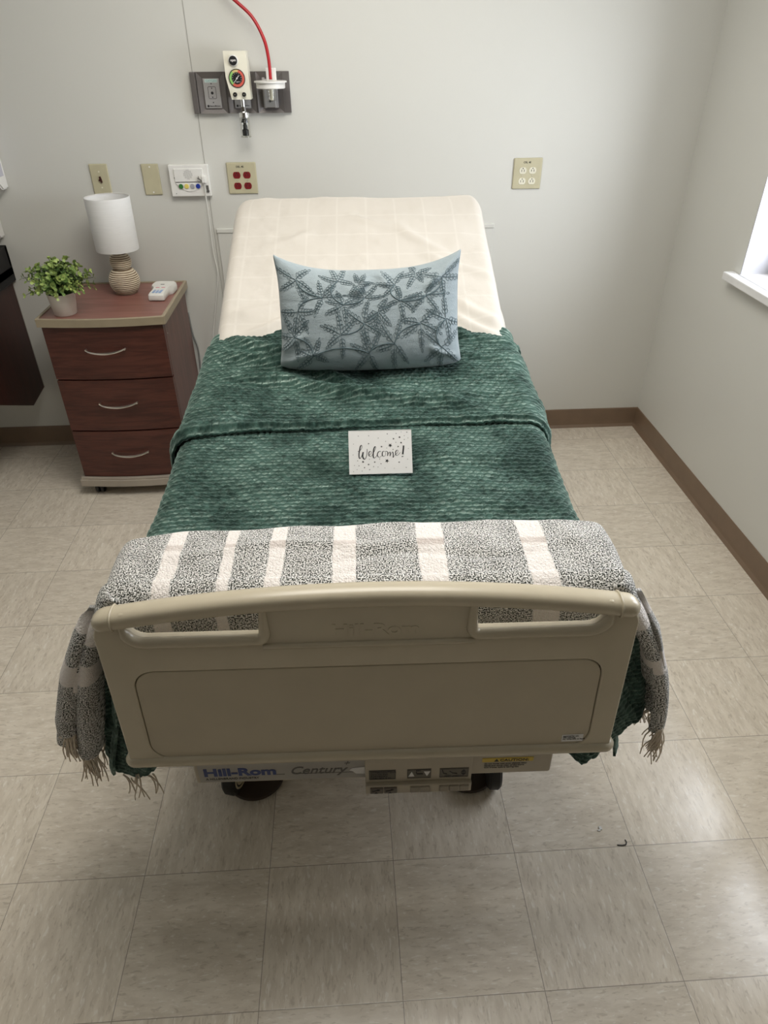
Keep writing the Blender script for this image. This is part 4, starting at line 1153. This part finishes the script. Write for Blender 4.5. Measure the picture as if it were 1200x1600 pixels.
# ---- nurse-call handset lying on the nightstand
hs = empty('call_handset', (-.840, 2.362, TZ), -math.radians(4)); tag(hs, 'white bed control handset with blue and pink keys, lying on the nightstand', 'remote control')
def hs_out(sc):
    P_ = [(-.028, -.085), (.028, -.085), (.034, -.070), (.033, .0), (.046, .020), (.050, .045), (.046, .082), (.030, .094), (-.030, .094), (-.046, .082), (-.050, .045), (-.046, .020), (-.033, .0), (-.034, -.070)]
    q = spline_pts([(x, y, 0) for x, y in P_+[P_[0]]], 4)[:-1]; return [(v_.x*sc, v_.y*sc) for v_ in q]
h = MB(); rings = []
for sc, z in ((.90, 0), (.98, .004), (1.0, .014), (.97, .024), (.88, .029)): rings.append([(x, y, z+(.007 if y > .02 else .007*max(0, (y+.02)/.04)) *(z/.029)) for x, y in hs_out(sc)])
n_ = len(rings[0]); vs = [p_ for r_ in rings for p_ in r_]
fs = [[i*n_+k, i*n_+(k+1) % n_, (i+1)*n_+(k+1) % n_, (i+1)*n_+k] for i in range(4) for k in range(n_)]+[list(range(n_))[::-1], [4*n_+k for k in range(n_)]]
h.add(vs, fs); h.build('shell', MWHITE, hs, smooth='auto')
k_ = MB()
for i in range(3):
    for j in range(4): k_.box((-.019+i*.0135, -.066+j*.014, .028), (-.0085+i*.0135, -.0555+j*.014, .0315), .001)
k_.build('keypad', MBLUEB, hs)
for q in (-.020, .004): MB().box((q, -.006, .029), (q+.016, .004, .0335), .001).build('call_key', MPINKB, hs)
MB().box((-.008, .030, .0355), (.008, .036, .0368)).build('mark', MINKG, hs)

# ================================================================== THINGS ON THE BACK WALL (local: x right, y out of wall is -, z up)
def wall_thing(name, x, z, label, cat, group=None):
    o = empty(name, (x, WY, z)); tag(o, label, cat, group); return o
def wtext(mb, s, size, x, z, d, **k): add_text(mb, s, size, .0002, tf=lambda a, b, c: (x+a, -d-c, z+b), **k)
def wallplate(w_, h_, t=.007):
    m = MB(); m.box((-w_/2, -t, -h_/2), (w_/2, 0, h_/2), .004, 3); return m
# four-gang outlets
def outlet(x, z, label, sock, txt):
    t = wall_thing('power_outlet', x, z, label, 'outlet')
    wallplate(.122, .120).build('cover_plate', MIVORY, t)
    for ix in (-1, 1):
        for iz in (0, 1):
            cx, cz = ix*.021, .012-iz*.041
            pts = []
            for k in range(24):
                a = 2*PI*k/24; pts.append((cx+.0155*math.cos(a), cz+max(-.0125, min(.0125, .0155*math.sin(a)))))
            s = MB().prism(pts, 0, .0018, lambda a, b, c: (a, -.007-c, b)).build('socket', sock, t)
            m = MB().box((cx-.0065, -.0094, cz-.004), (cx-.0045, -.0086, cz+.004)).box((cx+.0045, -.0094, cz-.0045), (cx+.0065, -.0086, cz+.0045)).cyl((cx, -.0094, cz+.0085), .0022, .0008, 'y', 10)
            m.build('slots', MINK, s)
    for q in (-.021, .021): MB().cyl((q, -.0082, -.0085), .002, .0012, 'y', 8).build('screw', MNICKEL, t)
    m = MB(); wtext(m, txt, .0105, -.021, .040, .0072, bold=.0002); m.build('print', MINK, t)
outlet(-.475, 1.219, 'ivory four-socket outlet with dark red sockets, on the wall left of the bed head', MREDP, 'DEL 4E')
outlet(.731, 1.219, 'ivory four-socket outlet with ivory sockets, on the wall right of the bed', MIVORYL, 'CRL 4E')
# single plates
t = wall_thing('wall_plate', -1.057, 1.222, 'ivory wall plate with a dark red key switch, above the lamp shade', 'wall plate')
wallplate(.074, .118).build('cover_plate', MIVORY, t)
MB().prism([(-.003, .012), (.003, .013), (.006, .0), (.007, -.010), (.003, -.013), (-.001, -.004), (-.007, -.005), (-.006, .001), (-.003, .003)], 0, .006, lambda a, b, c: (a, -.007-c, b)).build('key_switch', plain('oxblood', (0.045, .008, .006), .5), t)
for q in (-.030, .030): MB().cyl((0, -.0085, q), .0032, .002, 'y', 10).build('screw', MIVORYL, t)
t = wall_thing('wall_plate', -.849, 1.219, 'blank ivory wall plate between the lamp and the call station', 'wall plate')
wallplate(.071, .118, .006).build('cover_plate', MIVORY, t)
for q in (-.048, .048): MB().cyl((0, -.0075, q), .0032, .002, 'y', 10).build('screw', MWHITE, t)
# nurse call station
t = wall_thing('call_station', -.690, 1.215, 'white nurse call station with speaker grille and four coloured jacks', 'call station')
MB().box((-.081, -.024, -.060), (.081, 0, .060), .003).build('housing', MWHITE, t)
MB().box((-.060, -.0275, -.004), (.058, -.022, .046), .002).build('speaker_cover', MWHITE, t)
tray = MB(); pts = [(-.060+.118*k/16, -.006-.034*math.sin(PI*k/16)**.8) for k in range(17)]
tray.prism(pts, 0, .003, lambda a, b, c: (a, -.024-c, b)); tray.build('jack_tray', MWHITE, t)
g = MB()
for i in range(-4, 5):
    for j in range(-4, 5):
        if i*i+j*j < 19: g.box((-.003+i*.0042-.0012, -.0279, .024+j*.0042-.0007), (-.003+i*.0042+.0012, -.0270, .024+j*.0042+.0007))
g.build('grille', MINKG, t)
MB().box((-.058, -.0276, -.0058), (.045, -.0240, -.0042)).build('shadow_gap', MGROOVE, t)
for i, m in enumerate((MGRN, MYJ, MGJ, MBJ)):
    MB().cyl((-.038+i*.0235, -.031, -.020), .0092, .006, 'y', 20, .001).build('jack', m, t)
for x, z in ((-.060, .012), (-.062, -.048), (.054, .014)): MB().cyl((x, -.0285 if z > 0 else -.0252, z), .0018, .001, 'y', 8).build('screw', MINKG, t)
MB().box((.052, -.042, -.008), (.068, -.022, .020), .003).build('plug', MWHITE, t)
MB().tube([(.052, -.036, .000), (.042, -.038, .008), (.034, -.038, .012)], .0022, 6).tube([(.042, -.038, .008), (.040, -.038, .018)], .0018, 6).build('clip', MINKG, t)
MB().cyl((.070, -.028, -.040), .006, .005, 'y', 14).box((.064, -.026, -.035), (.074, -.023, -.018)).build('latch', MINKG, t)
# call cord hanging from the plug down behind the bed
cp_ = [(-.630, WY-.032, 1.205), (-.632, WY-.028, 1.16), (-.634, WY-.020, 1.045), (-.636, WY-.018, .93), (-.630, WY-.016, .83), (-.655, WY-.016, .715), (-.700, WY-.016, .50), (-.700, WY-.02, .35), (-.62, WY-.06, .24), (-.56, WY-.1, .10), (-.56, WY-.16, .008)]
m = MB(); m.smooth = True; m.tube([(x+.690, y-WY, z-1.215) for x, y, z in spline_pts(cp_, 6)], .0032, 8); m.build('cord', MCORD, t)
cp_ = [(-.79, WY-.010, .66), (-.785, WY-.012, .56), (-.772, WY-.012, .49), (-.775, WY-.012, .40), (-.785, WY-.012, .30), (-.79, WY-.012, .15), (-.80, WY-.025, .02)]
m = MB(); m.smooth = True; m.tube(spline_pts(cp_, 6), .004, 8); tag(m.build('electric_cable', MCORDG), 'dark grey power cord curving down the wall behind the nightstand', 'power cord')
# medical gas panel
gp_ = wall_thing('gas_panel', -.441, 1.525, 'grey steel medical gas outlet panel with chevron recesses, above the bed', 'gas panel')
MB().box((-.191, -.012, -.070), (.191, 0, .070), .001).build('backplate', MSTEEL, gp_)
def bevel_frame(x0, x1):
    m = MB()
    o_ = [(x0, -.070), (x1, -.070), (x1, .070), (x0, .070)]; i_ = [(x0+.018, -.055), (x1-.018, -.055), (x1-.018, .050), (x0+.018, .050)]
    vs = [(a, -.020, b) for a, b in o_]+[(a, -.0125, b) for a, b in i_]; m.add(vs, [[k, (k+1) % 4, 4+(k+1) % 4, 4+k] for k in range(4)])
    m.add([(a, -.020, b) for a, b in o_]+[(a, -.011, b) for a, b in o_], [[k, (k+1) % 4, 4+(k+1) % 4, 4+k] for k in range(4)])
    return m
for x0, x1 in ((-.166, -.058), (-.052, .056), (.062, .166)): bevel_frame(x0, x1).build('outlet_bezel', MSTEEL, gp_)
MB().box((-.191, -.022, -.070), (-.170, -.011, .070), .002).build('end_rib', MSTEEL, gp_)
for cx, full in ((-.112, True), (.002, False)):
    o_ = MB().box((cx-.031, -.018, -.052), (cx+.031, -.012, .048), .001).build('gas_outlet', MSTEELL, gp_)
    m = MB().cyl((cx, -.0185, .0), .0052, .002, 'y', 14).cyl((cx, -.0185, .016), .0022, .002, 'y', 10).cyl((cx, -.0185, -.014), .0022, .002, 'y', 10).cyl((cx-.021, -.0185, -.044), .0042, .001, 'y', 14)
    m.cyl((cx, -.0185, .031), .0022, .001, 'y', 8).cyl((cx, -.0185, -.032), .0022, .001, 'y', 8)
    wtext(m, 'BeaconMedaes', .0068, cx-.015, -.046, .0185, bold=.0001); m.build('ports_and_print', MINK, o_)
    m = MB(); sq = rrect(cx-.015, -.019, cx+.015, .021, .004, 3)
    m.tube([(a, -.0182, b) for a, b in sq], .0007, 4, closed=True); m.build('port_outline', MGROOVE, o_)
    if full:
        l_ = MB().box((cx-.024, -.0186, .035), (cx+.024, -.0178, .046)).build('oxygen_label', plain('mint_label', (.55, .68, .66), .4), o_)
        m = MB(); wtext(m, 'OXYGEN', .0098, cx-.0205, .037, .0188, sx=1.05); m.build('print', plain('green_print', (.12, .30, .28), .5), l_)
br_ = MB().box((.090, -.034, -.050), (.134, -.012, .045), .002).box((.086, -.028, -.052), (.096, -.012, .050), .001).box((.128, -.028, -.052), (.142, -.012, .050), .001); br_.build('slide_bracket', MSTEELL, gp_)
MB().cyl((.112, -.036, -.028), .0045, .003, 'y', 10).build('bracket_screw', MBLACK, gp_)
# vacuum regulator: plugs into the middle gas outlet
vr = wall_thing('vacuum_regulator', -.438, 1.580, 'cream vacuum regulator with round red and green dial, plugged into the gas panel', 'regulator')
MB().prism([(-.044, .082), (.040, .082), (.043, -.073), (-.030, -.073), (-.044, .0)], 0, .072, lambda a, b, c: (a, -.036-c, b)).build('case', MCREAM, vr)
MB().cyl((0, -.040, -.01), .016, .030, 'y', 20).build('wall_adapter', MSTEELL, vr)
D = .1085
m = MB().cyl((-.009, -D-.006, .052), .0185, .007, 'y', 28, .002).build('selector_knob', MWHITE, vr)
k_ = MB().cyl((-.009, -D-.012, .052), .0150, .007, 'y', 28, .002).build('selector_button', MBLACK, m)
m2 = MB(); wtext(m2, 'opm', .011, -.018, .050, D+.0123, bold=.0003); m2.build('print', MPAPER, k_)
gz = -.004; gx = -.002
gg = MB().cyl((gx, -D-.004, gz), .0305, .005, 'y', 40, .001).build('gauge', MBLACK, vr)
def arc(a0, a1, r0_, r1_, mat, nm):
    m = MB(); n = 16; vs = []
    for k in range(n+1):
        a = math.radians(a0+(a1-a0)*k/n)
        vs += [(gx+r0_*math.sin(a), -D-.0048, gz+r0_*math.cos(a)), (gx+r1_*math.sin(a), -D-.0048, gz+r1_*math.cos(a))]
    m.add(vs, [[2*k, 2*k+1, 2*k+3, 2*k+2] for k in range(n)]); return m.build(nm, mat, gg)
arc(-140, -35, .0195, .0275, MGR2, 'green_band'); arc(-35, 15, .0195, .0275, MGY2, 'amber_band'); arc(15, 220, .0195, .0280, MGR3, 'red_band')
m = MB(); m.tube([(gx-.012, -D-.0062, gz-.014), (gx+.008, -D-.0062, gz+.009)], [.0006, .0016], 6); m.cyl((gx, -D-.0062, gz), .003, .002, 'y', 12)
m.build('needle', MPAPER, gg)
m = MB()
for k in range(11):
    a = math.radians(-135+27*k); m.sphere((gx+.0160*math.sin(a), -D-.0050, gz+.0160*math.cos(a)), .0011, n=4)
wtext(m, 'opm', .0075, gx-.005, gz-.013, D+.0052); m.build('dial_marks', MPAPER, gg)
for x in (-.015, .019):
    m = MB().cyl((x, -D-.014, -.056), .0075, .015, 'y', 16, .001).build('control_knob', MBLACK, vr)
    MB().cyl((x, -D-.015, -.056), .0025, .002, 'y', 8).build('knob_tip', MNICKEL, m)
fit2 = MB().cyl((.006, -.078, -.100), .0085, .030, n=18).cyl((.006, -.078, -.118), .0095, .020, n=6); fit2.build('stem', MCHROME, vr, smooth='auto')
fit2 = MB().lathe([(.015, -.136), (.0205, -.134), (.0205, -.118), (.017, -.116), (.006, -.114)], (.006, -.078, 0), 28).build('jar_cap', MCHROME, vr, smooth='auto')
MB().lathe([(.0185, -.202), (.0190, -.200), (.0190, -.136)], (.006, -.078, 0), 28, cap=False).lathe([(.001, -.203), (.020, -.203), (.020, -.200), (.001, -.200)], (.006, -.078, 0), 28).build('clear_jar', MPOLY, vr, smooth='auto')
fit2 = MB().lathe([(.001, -.138), (.009, -.139), (.014, -.152), (.006, -.153), (.006, -.158), (.0085, -.162), (.0085, -.174), (.013, -.178), (.0125, -.197), (.001, -.199)], (.006, -.078, 0), 24); fit2.build('float_valve', MBLACK, vr, smooth='auto')
# suction canister holder ring in the bracket
rh = wall_thing('canister_holder', -.318, 1.553, 'white round canister holder disc clipped on the right of the gas panel', 'holder')
MB().lathe([(.004, .010), (.050, .0125), (.058, .0135), (.062, .0125), (.062, .008), (.055, .0068), (.0545, -.010), (.052, -.012), (.004, -.010)], (0, -.085, 0), 44).build('disc', MWHITE, rh, smooth='auto')
MB().lathe([(.018, -.010), (.015, -.052), (.001, -.056)], (0, -.085, 0), 24).build('spigot', MPOLY, rh, smooth='auto')
MB().lathe([(.008, -.010), (.0065, -.050), (.001, -.051)], (0, -.085, 0), 16).build('spigot_core', MCREAM, rh, smooth='auto')
MB().box((-.018, -.045, -.002), (.021, -.034, .054), .003).build('back_tab', MWHITE, rh)
MB().box((-.016, -.082, .0), (.016, -.036, .006), .002).build('arm', MWHITE, rh)
# red suction tube
hp = [(-.520, WY-.020, 1.900), (-.478, WY-.035, 1.858), (-.425, WY-.055, 1.815), (-.367, WY-.065, 1.765), (-.330, WY-.075, 1.698), (-.318, WY-.080, 1.635), (-.3165, WY-.083, 1.570)]
hp = [(-.60, WY-.01, 1.96)]+hp
m = MB(); m.smooth = True; m.tube(spline_pts(hp, 8), .0062, 10); tag(m.build('suction_tube', MRED), 'red suction tube arching down to the white holder disc', 'tube')

# ================================================================== VANITY AND DISPENSERS AT THE LEFT EDGE
vn = empty('vanity', (-1.90, WY-.28, 0)); tag(vn, 'dark cherry wall-hung vanity with black counter at the left edge', 'vanity')
def vb(name, mb, mat, parent=vn):
    mb.v = [(x+1.90, y-(WY-.28), z) for x, y, z in mb.v]; return mb.build(name, mat, parent)
vb('countertop', MB().box((LX+.002, WY-.56, .849), (-1.519, WY-.001, .885), .003).box((LX+.002, WY-.022, .885), (-1.519, WY-.001, .971), .002).box((-1.541, WY-.56, .822), (-1.519, WY-.001, .971), .003), MSTONE)
pn = MB().prism([(WY-.002, .82), (WY-.002, .311), (WY-.159, .288), (WY-.446, .426), (WY-.55, .476), (WY-.55, .82)], -1.565, -1.541, lambda a, b, c: (c, a, b)); vb('side_panel', pn, MDARK)
vb('edge_band', MB().box((-1.5405, WY-.0035, .311), (-1.5385, WY-.001, .82)), MLABEL)
vb('front_panel', MB().box((LX+.002, WY-.545, .56), (-1.566, WY-.525, .848)), MDARK)
def dispenser(xr, z0, z1, dep, label):
    t = wall_thing('dispenser', xr-.07, z0, label, 'dispenser'); h_ = z1-z0
    m = MB().prism([(0, 0.0), (-dep*.55, .0), (-dep, .045), (-dep, h_-.02), (-dep*.9, h_), (0, h_)], -.075, .070, lambda a, b, c: (c, a, b)).build('housing', MWHITE, t)
    bm = bmesh.new(); bm.from_mesh(m.data); bmesh.ops.bevel(bm, geom=bm.edges[:], offset=.006, segments=3, affect='EDGES'); bm.to_mesh(m.data); bm.free()
    MB().box((.0695, -dep+.016, .05), (.0712, -.020, h_-.02), .0005).build('side_inset', plain('pale_grey_plastic', (.52, .52, .58), .4), t)
dispenser(-1.437, 1.195, 1.460, .10, 'white wall dispenser at the left edge, the upper of the two')
dispenser(-1.510, 1.006, 1.130, .08, 'white wall dispenser at the left edge, the lower one just above the black counter')

# ================================================================== SCRAPS ON THE FLOOR
def fl(px, py):   # ray through a picture point onto the floor, used once to find where the scraps lie
    d = f+r2*((px-600)/F_PX)-u2*((py-800)/F_PX); t = CAM[2]/-d.z; return (CAM[0]+d.x*t, CAM[1]+d.y*t)
x, y = fl(937, 1297)
tag(MB().box((-.006, -.004, 0), (.001, .001, .003), .0008).box((-.001, -.001, 0), (.006, .009, .004), .0008).build('paper_scrap', MPAPER, None, (x, y, 0)), 'tiny white scrap on the floor to the right of the bed foot', 'scrap')
x, y = fl(974, 1320)
m = MB(); m.tube([(-.016, 0, .001), (-.004, -.002, .002), (.006, -.001, .002), (.010, .006, .002), (.008, .012, .002)], .0014, 6); tag(m.build('dark_crumb', MINK, None, (x, y, 0)), 'tiny dark curled thread on a floor tile corner', 'scrap')
